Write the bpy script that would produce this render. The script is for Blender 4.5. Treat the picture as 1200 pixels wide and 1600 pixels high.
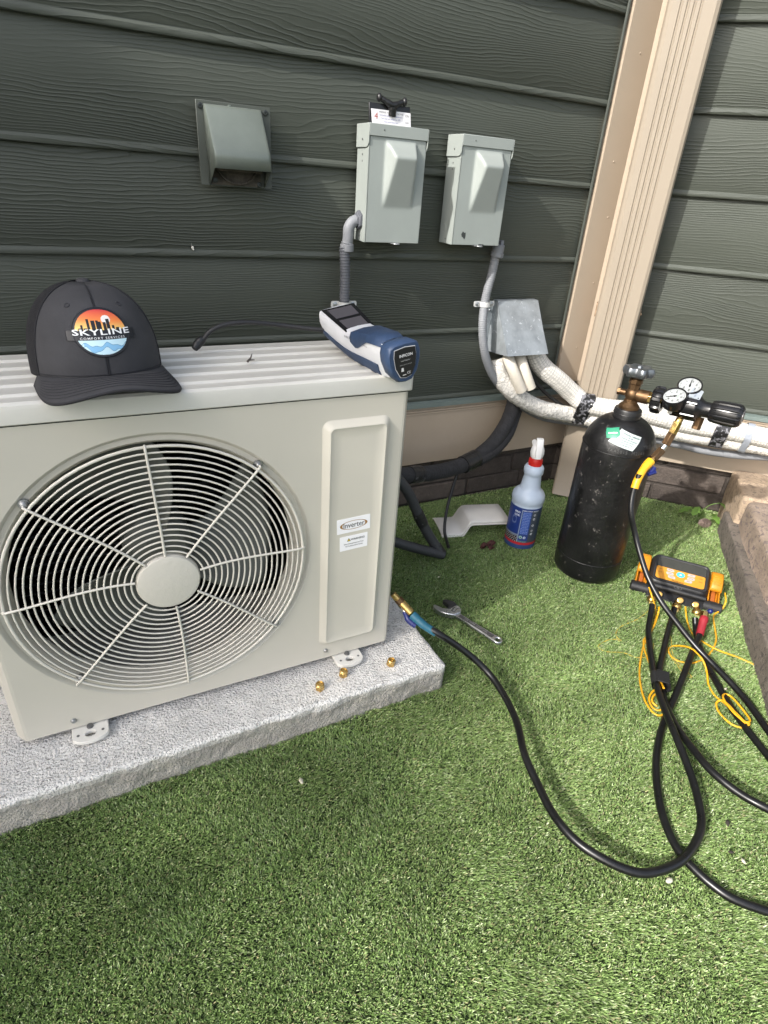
import bpy, bmesh, math, random
import numpy as np
from mathutils import Vector, Matrix, noise
random.seed(7)
R = math.radians
PI = math.pi
scene = bpy.context.scene
for o in list(bpy.data.objects):
    bpy.data.objects.remove(o)
COL = scene.collection

# ---------------------------------------------------------------- camera
cam_d = bpy.data.cameras.new('camera')
cam = bpy.data.objects.new('camera', cam_d)
COL.objects.link(cam)
cam_d.sensor_fit = 'VERTICAL'
cam_d.sensor_height = 36.0
cam_d.lens = 36.0 * 931.32 / 1600.0
cam_d.clip_start = 0.02
cam_d.clip_end = 500
yaw, pitch, roll = -0.4939, -0.5046, -0.0754
Rcam = (Matrix.Rotation(yaw, 3, 'Z') @ Matrix.Rotation(pitch, 3, 'X') @ Matrix.Rotation(roll, 3, 'Y'))
X, F, U = Rcam.col[0], Rcam.col[1], Rcam.col[2]
M3 = Matrix((X, U, -F)).transposed()
cam.matrix_world = Matrix.Translation((0, -1.3433, 0.8477)) @ M3.to_4x4()
scene.camera = cam

# ---------------------------------------------------------------- light
SUN_DIR = Vector((1.0, 0.28, -0.70)).normalized()      # the way the light travels
w = bpy.data.worlds.new('World')
scene.world = w
w.use_nodes = True
nt = w.node_tree
bg = nt.nodes['Background']
sky = nt.nodes.new('ShaderNodeTexSky')
sky.sky_type = 'NISHITA'
sky.sun_disc = False
sky.sun_elevation = math.asin(-SUN_DIR.z)
sky.sun_rotation = math.atan2(-SUN_DIR.x, -SUN_DIR.y)
sky.air_density = 1.0
sky.dust_density = 3.5
sky.ozone_density = 1.0
hs = nt.nodes.new('ShaderNodeHueSaturation')      # a hazy, whitish sky
hs.inputs['Saturation'].default_value = 0.55
nt.links.new(sky.outputs[0], hs.inputs['Color'])
nt.links.new(hs.outputs[0], bg.inputs[0])
bg.inputs[1].default_value = 0.15
sd = bpy.data.lights.new('sun', 'SUN')
sd.energy = 2.6
sd.angle = R(0.9)
sd.color = (1.0, 0.965, 0.91)
sun = bpy.data.objects.new('sun', sd)
COL.objects.link(sun)
sun.rotation_euler = SUN_DIR.to_track_quat('-Z', 'Y').to_euler()
vs = scene.view_settings
vs.view_transform = 'Standard'
vs.look = 'None'
vs.gamma = 1.0
vs.exposure = 1.22

# ---------------------------------------------------------------- materials
def srgb(r, g, b):
    f = lambda c: ((c / 255.0) / 12.92 if c / 255.0 <= 0.04045 else ((c / 255.0 + 0.055) / 1.055) ** 2.4)
    return (f(r), f(g), f(b), 1.0)

def mat(name, col, rough=0.5, metal=0.0, var=0.0, vs=8.0, bump=0.0, bs=300.0, bd=0.001, speck=None,
        spot_s=60.0, spot_t=0.7, coat=0.0, rvar=0.0, spec=0.5, trans=0.0, vcol=False, stretch=None):
    m = bpy.data.materials.new(name)
    m.use_nodes = True
    n = m.node_tree.nodes
    l = m.node_tree.links
    b = n['Principled BSDF']
    if len(col) == 3:
        col = (*col, 1.0)
    b.inputs['Base Color'].default_value = col
    b.inputs['Roughness'].default_value = rough
    b.inputs['Metallic'].default_value = metal
    b.inputs['Specular IOR Level'].default_value = spec
    b.inputs['Coat Weight'].default_value = coat
    b.inputs['Coat Roughness'].default_value = 0.15
    b.inputs['Transmission Weight'].default_value = trans
    tc = n.new('ShaderNodeTexCoord')
    vec = tc.outputs['Object']
    if stretch:
        mp = n.new('ShaderNodeMapping')
        mp.inputs['Scale'].default_value = stretch
        l.new(vec, mp.inputs[0])
        vec = mp.outputs[0]
    src = None
    if vcol:
        a = n.new('ShaderNodeAttribute')
        a.attribute_name = 'Col'
        src = a.outputs['Color']
        l.new(src, b.inputs['Base Color'])
    if var > 0:
        no = n.new('ShaderNodeTexNoise')
        no.inputs['Scale'].default_value = vs
        no.inputs['Detail'].default_value = 6
        no.inputs['Roughness'].default_value = 0.65
        l.new(vec, no.inputs['Vector'])
        mr = n.new('ShaderNodeMapRange')
        mr.inputs[1].default_value = 0.25
        mr.inputs[2].default_value = 0.75
        mr.inputs[3].default_value = 1.0 - var
        mr.inputs[4].default_value = 1.0 + var
        l.new(no.outputs['Fac'], mr.inputs[0])
        mx = n.new('ShaderNodeVectorMath')
        mx.operation = 'SCALE'
        if src:
            l.new(src, mx.inputs[0])
        else:
            mx.inputs[0].default_value = col[:3]
        l.new(mr.outputs[0], mx.inputs['Scale'])
        src = mx.outputs[0]
        l.new(src, b.inputs['Base Color'])
        if rvar > 0:
            m2 = n.new('ShaderNodeMapRange')
            m2.inputs[1].default_value = 0.3
            m2.inputs[2].default_value = 0.7
            m2.inputs[3].default_value = max(0.02, rough - rvar)
            m2.inputs[4].default_value = min(1, rough + rvar)
            l.new(no.outputs['Fac'], m2.inputs[0])
            l.new(m2.outputs[0], b.inputs['Roughness'])
    if speck:
        n2 = n.new('ShaderNodeTexNoise')
        n2.inputs['Scale'].default_value = spot_s
        n2.inputs['Detail'].default_value = 5
        n2.inputs['Roughness'].default_value = 0.7
        l.new(vec, n2.inputs['Vector'])
        r2 = n.new('ShaderNodeMapRange')
        r2.inputs[1].default_value = spot_t
        r2.inputs[2].default_value = spot_t + 0.04
        l.new(n2.outputs['Fac'], r2.inputs[0])
        mi = n.new('ShaderNodeMix')
        mi.data_type = 'RGBA'
        l.new(r2.outputs[0], mi.inputs[0])
        if src:
            l.new(src, mi.inputs[6])
        else:
            mi.inputs[6].default_value = col
        mi.inputs[7].default_value = (*speck[:3], 1)
        l.new(mi.outputs[2], b.inputs['Base Color'])
    if bump > 0:
        n3 = n.new('ShaderNodeTexNoise')
        n3.inputs['Scale'].default_value = bs
        n3.inputs['Detail'].default_value = 3
        l.new(vec, n3.inputs['Vector'])
        bp = n.new('ShaderNodeBump')
        bp.inputs['Strength'].default_value = bump
        bp.inputs['Distance'].default_value = bd
        l.new(n3.outputs['Fac'], bp.inputs['Height'])
        l.new(bp.outputs[0], b.inputs['Normal'])
    return m

# ---------------------------------------------------------------- mesh building
class MB:
    def __init__(s, m=None):
        s.v = []; s.f = []; s.c = []; s.m = m or Matrix(); s.col = (0.8, 0.8, 0.8); s.usecol = False
    def add(s, vs_, fs_):
        o = len(s.v)
        M = s.m
        s.v.extend([tuple(M @ Vector(p)) for p in vs_])
        for f in fs_:
            s.f.append(tuple(i + o for i in f))
            s.c.append(s.col)
        return s
    def box(s, x0, x1, y0, y1, z0, z1):
        vs_ = [(x0, y0, z0), (x1, y0, z0), (x1, y1, z0), (x0, y1, z0), (x0, y0, z1), (x1, y0, z1), (x1, y1, z1), (x0, y1, z1)]
        return s.add(vs_, [(3, 2, 1, 0), (4, 5, 6, 7), (0, 1, 5, 4), (1, 2, 6, 5), (2, 3, 7, 6), (3, 0, 4, 7)])
    def prism(s, poly, a, b, axis='z'):
        n = len(poly)
        def P(p, h):
            if axis == 'z': return (p[0], p[1], h)
            if axis == 'y': return (p[0], h, p[1])
            return (h, p[0], p[1])
        vs_ = [P(p, a) for p in poly] + [P(p, b) for p in poly]
        fs_ = [tuple(range(n))[::-1], tuple(range(n, 2 * n))] + [(i, (i + 1) % n, (i + 1) % n + n, i + n) for i in range(n)]
        return s.add(vs_, fs_)
    def loft(s, rings, close=True, cap=True):
        n = len(rings[0]); vs_ = []; fs_ = []
        for r in rings: vs_ += [tuple(p) for p in r]
        for k in range(len(rings) - 1):
            for i in range(n if close else n - 1):
                j = (i + 1) % n
                fs_.append((k * n + i, k * n + j, (k + 1) * n + j, (k + 1) * n + i))
        if cap and close:
            fs_.append(tuple(range(n))[::-1]); fs_.append(tuple(range((len(rings) - 1) * n, len(rings) * n)))
        return s.add(vs_, fs_)
    def lathe(s, prof, seg=32, cap=True, axis='z'):
        rings = []
        for (r, z) in prof:
            r = max(r, 1e-5)
            ring = []
            for i in range(seg):
                a = 2 * PI * i / seg
                x, y = r * math.cos(a), r * math.sin(a)
                ring.append((x, y, z) if axis == 'z' else ((x, z, y) if axis == 'y' else (z, x, y)))
            rings.append(ring)
        return s.loft(rings, True, cap)
    def cyl(s, a, b, r, r2=None, seg=20):
        a = Vector(a); b = Vector(b); r2 = r if r2 is None else r2
        return s.tube([a, b], [r, r2], seg)
    def tube(s, pts, r, seg=12, cap=True, closed=False, flat=None):
        pts = [Vector(p) for p in pts]
        n = len(pts)
        rr = r if isinstance(r, (list, tuple)) else [r] * n
        tans = []
        for i in range(n):
            if closed: t = pts[(i + 1) % n] - pts[i - 1]
            else: t = pts[min(i + 1, n - 1)] - pts[max(i - 1, 0)]
            tans.append(t.normalized())
        up = Vector((0, 0, 1)) if abs(tans[0].z) < 0.9 else Vector((1, 0, 0))
        nn = tans[0].cross(up).normalized()
        rings = []
        for i in range(n):
            t = tans[i]
            nn = (nn - t * nn.dot(t)).normalized()
            bb = t.cross(nn)
            rings.append([pts[i] + (nn * math.cos(2 * PI * k / seg) + bb * math.sin(2 * PI * k / seg)) * rr[i] for k in range(seg)])
        if closed:
            rings.append(rings[0])
            return s.loft(rings, True, False)
        return s.loft(rings, True, cap)
    def sphere(s, c, r, seg=16, rings=10, sc=(1, 1, 1)):
        prof = []
        R_ = []
        for k in range(rings + 1):
            a = PI * k / rings
            ring = []
            for i in range(seg):
                b = 2 * PI * i / seg
                ring.append((c[0] + max(1e-5, math.sin(a)) * math.cos(b) * r * sc[0], c[1] + max(1e-5, math.sin(a)) * math.sin(b) * r * sc[1], c[2] - math.cos(a) * r * sc[2]))
            R_.append(ring)
        return s.loft(R_, True, False)
    def grid(s, fn, nu, nv, colfn=None):
        vs_ = [fn(i / nu, j / nv) for j in range(nv + 1) for i in range(nu + 1)]
        fs_ = []
        o = len(s.v)
        M = s.m
        s.v.extend([tuple(M @ Vector(p)) for p in vs_])
        for j in range(nv):
            for i in range(nu):
                c = s.col
                if colfn:
                    c = colfn((i + .5) / nu, (j + .5) / nv)
                    if c is None: continue
                a = o + j * (nu + 1) + i
                s.f.append((a, a + 1, a + nu + 2, a + nu + 1)); s.c.append(c)
        if colfn: s.usecol = True
        return s
    def text(s, txt, size, fn, col=None, bold=0.0, align='CENTER', space=1.0, sx=1.0):
        """flat lettering; fn(x, y) -> 3D point"""
        cu = bpy.data.curves.new('t', 'FONT')
        cu.body = txt; cu.size = size; cu.align_x = align; cu.align_y = 'CENTER'
        cu.offset = bold * size; cu.resolution_u = 2; cu.space_character = space
        ob = bpy.data.objects.new('t', cu)
        COL.objects.link(ob)
        dg = bpy.context.evaluated_depsgraph_get()
        me = bpy.data.meshes.new_from_object(ob.evaluated_get(dg))
        o = len(s.v)
        s.v.extend([tuple(s.m @ Vector(fn(v.co.x * sx, v.co.y))) for v in me.vertices])
        if col: s.col = col; s.usecol = True
        for p in me.polygons:
            s.f.append(tuple(i + o for i in p.vertices)); s.c.append(s.col)
        bpy.data.objects.remove(ob); bpy.data.curves.remove(cu); bpy.data.meshes.remove(me)
        return s

def islands(mb):
    par = list(range(len(mb.v)))
    def find(a):
        while par[a] != a:
            par[a] = par[par[a]]; a = par[a]
        return a
    for f in mb.f:
        a = find(f[0])
        for i in f[1:]: par[find(i)] = a
    groups = {}
    for fi, f in enumerate(mb.f): groups.setdefault(find(f[0]), []).append(fi)
    out = []
    for fs_ in groups.values():
        q = MB(); q.usecol = mb.usecol; mp = {}
        for fi in fs_:
            for i in mb.f[fi]:
                if i not in mp: mp[i] = len(q.v); q.v.append(mb.v[i])
            q.f.append(tuple(mp[i] for i in mb.f[fi])); q.c.append(mb.c[fi])
        out.append(q)
    return out

def build_each(mb, *a, **k):
    """every separate piece becomes a part of its own"""
    return [build(q, *a, **k) for q in islands(mb)]

def build(mb, name, material, parent=None, world=False, sharp=35, bevel=0, seg=2, label=None):
    """one mesh object; world=True: vertices are in world space and the (unrotated) root's place is subtracted"""
    v = mb.v
    if world and parent is not None:
        root = parent
        off = Vector((0, 0, 0))
        while root is not None:
            off += root.location; root = root.parent
        v = [(p[0] - off.x, p[1] - off.y, p[2] - off.z) for p in v]
    me = bpy.data.meshes.new(name)
    me.from_pydata(v, [], mb.f)
    me.update()
    if mb.usecol:
        at = me.color_attributes.new('Col', 'FLOAT_COLOR', 'CORNER')
        buf = []
        for p, c in zip(me.polygons, mb.c):
            buf += [c[0], c[1], c[2], 1.0] * p.loop_total
        at.data.foreach_set('color', buf)
    bm = bmesh.new(); bm.from_mesh(me)
    bmesh.ops.remove_doubles(bm, verts=bm.verts, dist=2e-6)
    bmesh.ops.recalc_face_normals(bm, faces=bm.faces)
    bm.to_mesh(me); bm.free()
    me.materials.append(material)
    me.polygons.foreach_set('use_smooth', [True] * len(me.polygons))
    me.set_sharp_from_angle(angle=R(sharp))
    o = bpy.data.objects.new(name, me)
    COL.objects.link(o)
    if parent is not None: o.parent = parent
    if bevel:
        b = o.modifiers.new('bevel', 'BEVEL'); b.width = bevel; b.segments = seg; b.limit_method = 'ANGLE'; b.angle_limit = R(40)
        b.harden_normals = False
    if label: o['label'] = label
    return o

def tag(o, label, cat, group=None, kind=None):
    if label: o['label'] = label
    if cat: o['category'] = cat
    if group: o['group'] = group
    if kind: o['kind'] = kind
    return o

def thing(name, loc, label, cat, group=None, rot=(0, 0, 0)):
    o = bpy.data.objects.new(name, None)
    o.empty_display_size = 0.05
    COL.objects.link(o)
    o.location = loc; o.rotation_euler = rot
    return tag(o, label, cat, group)

def smooth(pts, k=6, closed=False):
    pts = [Vector(p) for p in pts]
    out = []
    n = len(pts)
    for i in range(n if closed else n - 1):
        if closed:
            p0, p1, p2, p3 = pts[i - 1], pts[i], pts[(i + 1) % n], pts[(i + 2) % n]
        else:
            p1, p2 = pts[i], pts[i + 1]
            p0 = pts[i - 1] if i > 0 else p1 * 2 - p2
            p3 = pts[i + 2] if i + 2 < n else p2 * 2 - p1
        for j in range(k):
            t = j / k
            out.append(0.5 * ((2 * p1) + (p2 - p0) * t + (2 * p0 - 5 * p1 + 4 * p2 - p3) * t * t + (3 * p1 - p0 - 3 * p2 + p3) * t ** 3))
    if not closed: out.append(pts[-1])
    # round off the kinks left by measuring
    for _ in range(2):
        q = out[:]
        for i in range(1, len(out) - 1): q[i] = out[i - 1] * .25 + out[i] * .5 + out[i + 1] * .25
        out = q
    return out

def frame(origin, xdir, up=(0, 0, 1)):
    x = Vector(xdir).normalized(); z = Vector(up); y = z.cross(x).normalized(); z = x.cross(y)
    M = Matrix((x, y, z)).transposed().to_4x4()
    M.translation = Vector(origin)
    return M

def rrect(x0, x1, z0, z1, r, n=5):
    out = []
    for cx, cz, a0 in ((x1 - r, z1 - r, 0), (x0 + r, z1 - r, 90), (x0 + r, z0 + r, 180), (x1 - r, z0 + r, 270)):
        for k in range(n + 1):
            a = R(a0 + 90 * k / n)
            out.append((cx + r * math.cos(a), cz + r * math.sin(a)))
    return out

# shared materials
M_vcol = mat('printed_sticker', (.8, .8, .8), rough=.45, vcol=True)
M_blackplastic = mat('black_plastic', (.012, .012, .013), rough=.38, var=.3, vs=40, rvar=.1)
M_blackrubber = mat('black_rubber', (.014, .014, .015), rough=.5, var=.35, vs=30, rvar=.12, speck=(.12, .12, .12), spot_s=45, spot_t=.73)
M_foam = mat('black_foam_insulation', (.022, .022, .024), rough=.85, var=.4, vs=60, bump=.7, bs=180, bd=.003, speck=(.09, .09, .1), spot_s=70, spot_t=.68)
M_brass = mat('brass', (.62, .42, .15), rough=.28, metal=1, var=.2, vs=60, rvar=.1)
M_oldbrass = mat('tarnished_brass', (.14, .085, .045), rough=.5, metal=.9, var=.4, vs=50, rvar=.12, bump=.2, bs=200)
M_chrome = mat('chrome', (.75, .75, .75), rough=.18, metal=1, var=.1, vs=60)
M_zinc = mat('dull_steel', (.42, .43, .44), rough=.42, metal=.9, var=.25, vs=50, rvar=.1)
M_whiteplastic = mat('white_plastic', (.78, .78, .77), rough=.4, var=.05, vs=20)
M_yellow = mat('yellow_cable', (.70, .36, .015), rough=.42, var=.1, vs=30)
M_orange = mat('orange_plastic', (.52, .20, .008), rough=.45, var=.12, vs=25, speck=(.25, .1, .01), spot_s=60, spot_t=.72)
M_blue = mat('blue_plastic', (.006, .012, .10), rough=.35)
M_dark = mat('dark_inside', (.006, .006, .006), rough=.9)
PT = {
    'charge_hose': [(0.4893, -0.594, 0.13), (0.5245, -0.6339, 0.11), (0.5683, -0.659, 0.075), (0.5991, -0.6949, 0.045), (0.6, -0.7497, 0.035), (0.5823, -0.8114, 0.035), (0.5457, -0.8769, 0.045), (0.5315, -0.9312, 0.042), (0.5186, -0.9799, 0.046), (0.5209, -1.0228, 0.046), (0.5382, -1.0606, 0.046), (0.5667, -1.0907, 0.043), (0.598, -1.1027, 0.04), (0.6467, -1.105, 0.034), (0.6946, -1.0935, 0.028), (0.7338, -1.0743, 0.026), (0.7674, -1.0385, 0.028), (0.7943, -0.9975, 0.033), (0.8239, -0.9425, 0.04), (0.8617, -0.8879, 0.034), (0.8986, -0.8431, 0.026), (0.9468, -0.7932, 0.014), (1.0004, -0.7377, 0.01), (1.0395, -0.6982, 0.011), (1.0742, -0.6705, 0.016), (1.0989, -0.6489, 0.03)],
    'right_hose': [(1.1401, -0.6777, 0.03), (1.1133, -0.696, 0.018), (1.0711, -0.7237, 0.012), (1.0119, -0.7638, 0.01), (0.9642, -0.7969, 0.011), (0.925, -0.8321, 0.014), (0.8909, -0.8735, 0.016), (0.8695, -0.9053, 0.02), (0.845, -0.9421, 0.03), (0.8275, -0.9801, 0.038), (0.8142, -1.0238, 0.043), (0.8192, -1.0678, 0.043), (0.8338, -1.1076, 0.046), (0.8691, -1.1483, 0.04)],
    'red_hose': [(1.1458, -0.7478, 0.035), (1.1236, -0.7622, 0.026), (1.0846, -0.7818, 0.022), (1.0059, -0.8241, 0.02), (0.9305, -0.8638, 0.016), (0.8888, -0.8847, 0.011), (0.8524, -0.9037, 0.009), (0.8068, -0.9323, 0.009), (0.7592, -0.9703, 0.009), (0.7135, -1.0188, 0.009), (0.6884, -1.0581, 0.009), (0.6771, -1.0878, 0.009), (0.6763, -1.1122, 0.009), (0.6808, -1.1398, 0.009), (0.6925, -1.1668, 0.009), (0.722, -1.1974, 0.009), (0.7606, -1.2273, 0.009)],
    'center_hose': [(1.1559, -0.7213, 0.03), (1.1482, -0.7348, 0.015), (1.122, -0.7632, 0.009), (1.0865, -0.8077, 0.009), (1.0493, -0.8629, 0.009), (1.0151, -0.9218, 0.009), (0.9934, -0.9712, 0.009), (0.9795, -1.0089, 0.009), (0.9639, -1.053, 0.009), (0.9505, -1.1008, 0.009)],
    'nitrogen_hose': [(1.1057, -0.54, 0.37), (1.0766, -0.5412, 0.35), (1.0469, -0.5523, 0.33), (1.0352, -0.5592, 0.29), (1.0276, -0.575, 0.25), (1.0387, -0.595, 0.2), (1.0377, -0.623, 0.165), (1.0347, -0.66, 0.13), (1.0329, -0.7075, 0.1), (1.0407, -0.7488, 0.075), (1.0491, -0.795, 0.05), (1.053, -0.8426, 0.035), (1.0489, -0.8909, 0.028), (1.0378, -0.9427, 0.022), (1.0132, -0.9979, 0.02), (0.9903, -1.0624, 0.015)],
    'yellow_a': [(1.1403, -0.6, 0.035), (1.1279, -0.6208, 0.03), (1.1311, -0.6389, 0.004), (1.0975, -0.6689, 0.004), (1.0553, -0.6956, 0.004), (0.9987, -0.7254, 0.004), (0.9445, -0.7649, 0.004), (0.9034, -0.803, 0.004), (0.8737, -0.8419, 0.004), (0.8631, -0.8704, 0.004), (0.8706, -0.8836, 0.004), (0.8932, -0.8782, 0.006), (0.9109, -0.8583, 0.01), (0.9134, -0.8398, 0.012), (0.9006, -0.8361, 0.01), (0.8823, -0.8448, 0.005), (0.872, -0.8639, 0.004), (0.8787, -0.8745, 0.005), (0.8948, -0.8681, 0.009), (0.9082, -0.8483, 0.01), (0.8958, -0.8439, 0.009), (0.8819, -0.8527, 0.006), (0.8829, -0.865, 0.004)],
    'yellow_a2': [(1.109, -0.6605, 0.03), (1.1064, -0.6655, 0.012), (1.0738, -0.6864, 0.004), (1.0343, -0.7036, 0.004), (1.004, -0.7186, 0.004), (0.971, -0.7613, 0.004), (0.9516, -0.7943, 0.008), (0.9286, -0.8251, 0.02), (0.9062, -0.8505, 0.03)],
    'yellow_b': [(1.3026, -0.6874, 0.035), (1.2812, -0.707, 0.03), (1.2723, -0.7103, 0.012), (1.2424, -0.7135, 0.004), (1.2028, -0.7473, 0.004), (1.1695, -0.7761, 0.004), (1.1191, -0.8002, 0.004), (1.0674, -0.8088, 0.004), (1.0353, -0.7978, 0.004), (1.0261, -0.7774, 0.004), (1.0384, -0.7567, 0.004), (1.0624, -0.7533, 0.004), (1.0615, -0.7859, 0.026), (1.0575, -0.8178, 0.026), (1.0545, -0.8388, 0.01), (1.03, -0.8647, 0.004), (1.0159, -0.8904, 0.004), (1.0118, -0.9107, 0.008), (0.9989, -0.9412, 0.018), (0.992, -0.9666, 0.02), (0.9982, -0.9721, 0.018), (0.9912, -0.9674, 0.006), (0.9811, -0.9516, 0.004), (0.9842, -0.9245, 0.004), (0.9978, -0.9063, 0.006), (1.009, -0.9083, 0.012), (1.0027, -0.9275, 0.018), (0.9902, -0.9626, 0.02), (1.0041, -0.9685, 0.02), (1.019, -0.9428, 0.018), (1.0328, -0.9096, 0.014), (1.024, -0.9006, 0.014), (1.0069, -0.9118, 0.018), (0.993, -0.9406, 0.02), (0.9903, -0.9691, 0.02)],
    'yellow_c': [(1.1692, -0.6841, 0.03), (1.1739, -0.6894, 0.01), (1.156, -0.7118, 0.004), (1.1341, -0.7435, 0.004), (1.1347, -0.7667, 0.004), (1.138, -0.8006, 0.007), (1.1624, -0.8307, 0.004), (1.1756, -0.8591, 0.004), (1.1846, -0.8894, 0.004), (1.2001, -0.935, 0.004)],
    'yellow_d': [(1.0395, -0.9646, 0.004), (1.0364, -0.9733, 0.004), (1.0476, -0.9812, 0.004), (1.0799, -0.9982, 0.004)],
    'string_a': [(1.1185, -0.6352, 0.003), (1.0977, -0.6424, 0.003), (1.0548, -0.6532, 0.003), (0.9993, -0.6579, 0.003), (0.9695, -0.6718, 0.003), (0.9618, -0.687, 0.003), (0.9654, -0.6929, 0.003), (0.9567, -0.6939, 0.003), (0.9575, -0.6875, 0.003), (0.9368, -0.6814, 0.003), (0.8998, -0.6886, 0.003), (0.905, -0.708, 0.003), (0.939, -0.726, 0.003), (0.9506, -0.7455, 0.003), (0.9785, -0.7548, 0.003), (1.0071, -0.7429, 0.003), (1.0271, -0.7267, 0.003)],
    'string_b': [(1.0869, -0.7187, 0.003), (1.0728, -0.7361, 0.003), (1.0443, -0.7622, 0.003), (1.0246, -0.7923, 0.003), (1.0217, -0.8175, 0.003), (1.0172, -0.8354, 0.003), (1.0089, -0.828, 0.003), (1.0158, -0.803, 0.003), (1.0283, -0.7708, 0.003), (1.0495, -0.7578, 0.003)],
    'conduit_a': [(0.5588, -0.03, 0.7171), (0.5615, -0.03, 0.6858), (0.563, -0.03, 0.6456), (0.5632, -0.03, 0.5985), (0.5629, -0.03, 0.5615), (0.5634, -0.03, 0.5024)],
    'elbow_a': [(0.5927, -0.034, 0.7718), (0.5762, -0.034, 0.7687), (0.5666, -0.033, 0.7558), (0.5663, -0.032, 0.738), (0.5648, -0.03, 0.7198)],
    'conduit_b': [(0.9676, -0.03, 0.708), (0.963, -0.03, 0.6602), (0.9573, -0.03, 0.6265), (0.9542, -0.03, 0.589), (0.9455, -0.045, 0.5459), (0.9526, -0.05, 0.4977), (0.9712, -0.05, 0.4513), (1.0059, -0.05, 0.4001), (1.0537, -0.05, 0.3565), (1.116, -0.055, 0.3113), (1.2093, -0.055, 0.267), (1.3135, -0.0836, 0.2502), (1.3928, -0.1633, 0.2467), (1.4831, -0.2541, 0.2388), (1.5334, -0.3047, 0.2347), (1.5706, -0.3421, 0.2312), (1.6295, -0.4013, 0.2342), (1.6851, -0.4573, 0.2445), (1.749, -0.5215, 0.2592)],
    'white_lower': [(1.0184, -0.03, 0.4433), (1.0299, -0.05, 0.3984), (1.0597, -0.07, 0.3623), (1.1225, -0.075, 0.3251), (1.1925, -0.08, 0.2991), (1.292, -0.0903, 0.2772), (1.3416, -0.1402, 0.2759), (1.405, -0.204, 0.2765), (1.473, -0.2724, 0.2769), (1.527, -0.3267, 0.2778), (1.574, -0.3739, 0.279), (1.6203, -0.4205, 0.2784), (1.6658, -0.4662, 0.2778), (1.7271, -0.5278, 0.2763)],
    'white_upper': [(1.1415, -0.05, 0.4452), (1.1676, -0.06, 0.4175), (1.2146, -0.075, 0.3853), (1.269, -0.0885, 0.3455), (1.298, -0.1177, 0.3235), (1.3431, -0.163, 0.3191), (1.404, -0.2242, 0.3247), (1.466, -0.2866, 0.3157), (1.5083, -0.3291, 0.3115), (1.5604, -0.3815, 0.3121), (1.6003, -0.4216, 0.3115), (1.6459, -0.4675, 0.3072), (1.7064, -0.5283, 0.3054)],
    'stub_a': [(1.0315, -0.06, 0.4609), (1.0332, -0.085, 0.4346), (1.0675, -0.1, 0.3729)],
    'stub_b': [(1.0728, -0.06, 0.4587), (1.0724, -0.085, 0.4322), (1.0972, -0.1, 0.3778)],
    'thin_black': [(1.1076, -0.05, 0.4364), (1.1399, -0.05, 0.3944), (1.1846, -0.06, 0.3491), (1.2605, -0.07, 0.3031), (1.3192, -0.08, 0.285)],
    'black_a': [(1.1069, -0.03, 0.346), (1.0877, -0.05, 0.3007), (1.0546, -0.07, 0.2571), (1.0031, -0.09, 0.2183), (0.9371, -0.11, 0.1943), (0.8625, -0.13, 0.1865), (0.7856, -0.15, 0.1917), (0.6968, -0.17, 0.2068), (0.6137, -0.19, 0.2233)],
    'black_b': [(1.1235, -0.035, 0.3155), (1.101, -0.05, 0.2703), (1.0669, -0.075, 0.2341), (1.0097, -0.1, 0.2039), (0.9439, -0.12, 0.1899)],
    'whip_a': [(0.6358, -0.22, 0.2338), (0.6724, -0.22, 0.181), (0.7057, -0.22, 0.1243), (0.7363, -0.22, 0.071), (0.7687, -0.22, 0.029), (0.7944, -0.22, -0.0152), (0.7931, -0.22, -0.0356)],
    'whip_b': [(0.5924, -0.25, 0.1114), (0.6391, -0.25, 0.0797), (0.6921, -0.25, 0.0436), (0.741, -0.25, 0.0151), (0.7667, -0.25, -0.0027)],
    'cable': [(0.8745, -0.13, 0.1617), (0.8523, -0.13, 0.1143), (0.833, -0.14, 0.0584), (0.8253, -0.15, 0.0077), (0.8246, -0.16, -0.0328)],
    'whip_ground': [(0.762, -0.2658, 0.02), (0.7366, -0.2564, 0.02), (0.6887, -0.165, 0.02)],
    'probe': [(0.3681, -0.42, 0.631), (0.3366, -0.41, 0.633), (0.2971, -0.4, 0.6371), (0.2558, -0.4, 0.6423), (0.2257, -0.4, 0.6432), (0.201, -0.4, 0.6392), (0.184, -0.4, 0.6311), (0.1736, -0.4, 0.62), (0.1684, -0.4, 0.6144)],
    'probe_tip': [(0.1736, -0.4, 0.621), (0.1655, -0.4, 0.6146), (0.1582, -0.405, 0.6074)],
    'svc': [(0.4625, -0.5536, 0.16), (0.4779, -0.5663, 0.145), (0.4893, -0.594, 0.13), (0.5046, -0.6229, 0.12)],
}

# ================================================================ ground and turf
g = MB(); g.box(-60, 60, -60, 60, -0.3, -0.002)
ground = build(g, 'ground', mat('turf_backing', (.035, .055, .020), rough=.9, var=.5, vs=3, bump=.8, bs=400, bd=.004))
tag(ground, 'ground under the artificial turf', 'ground', kind='structure')

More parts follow.
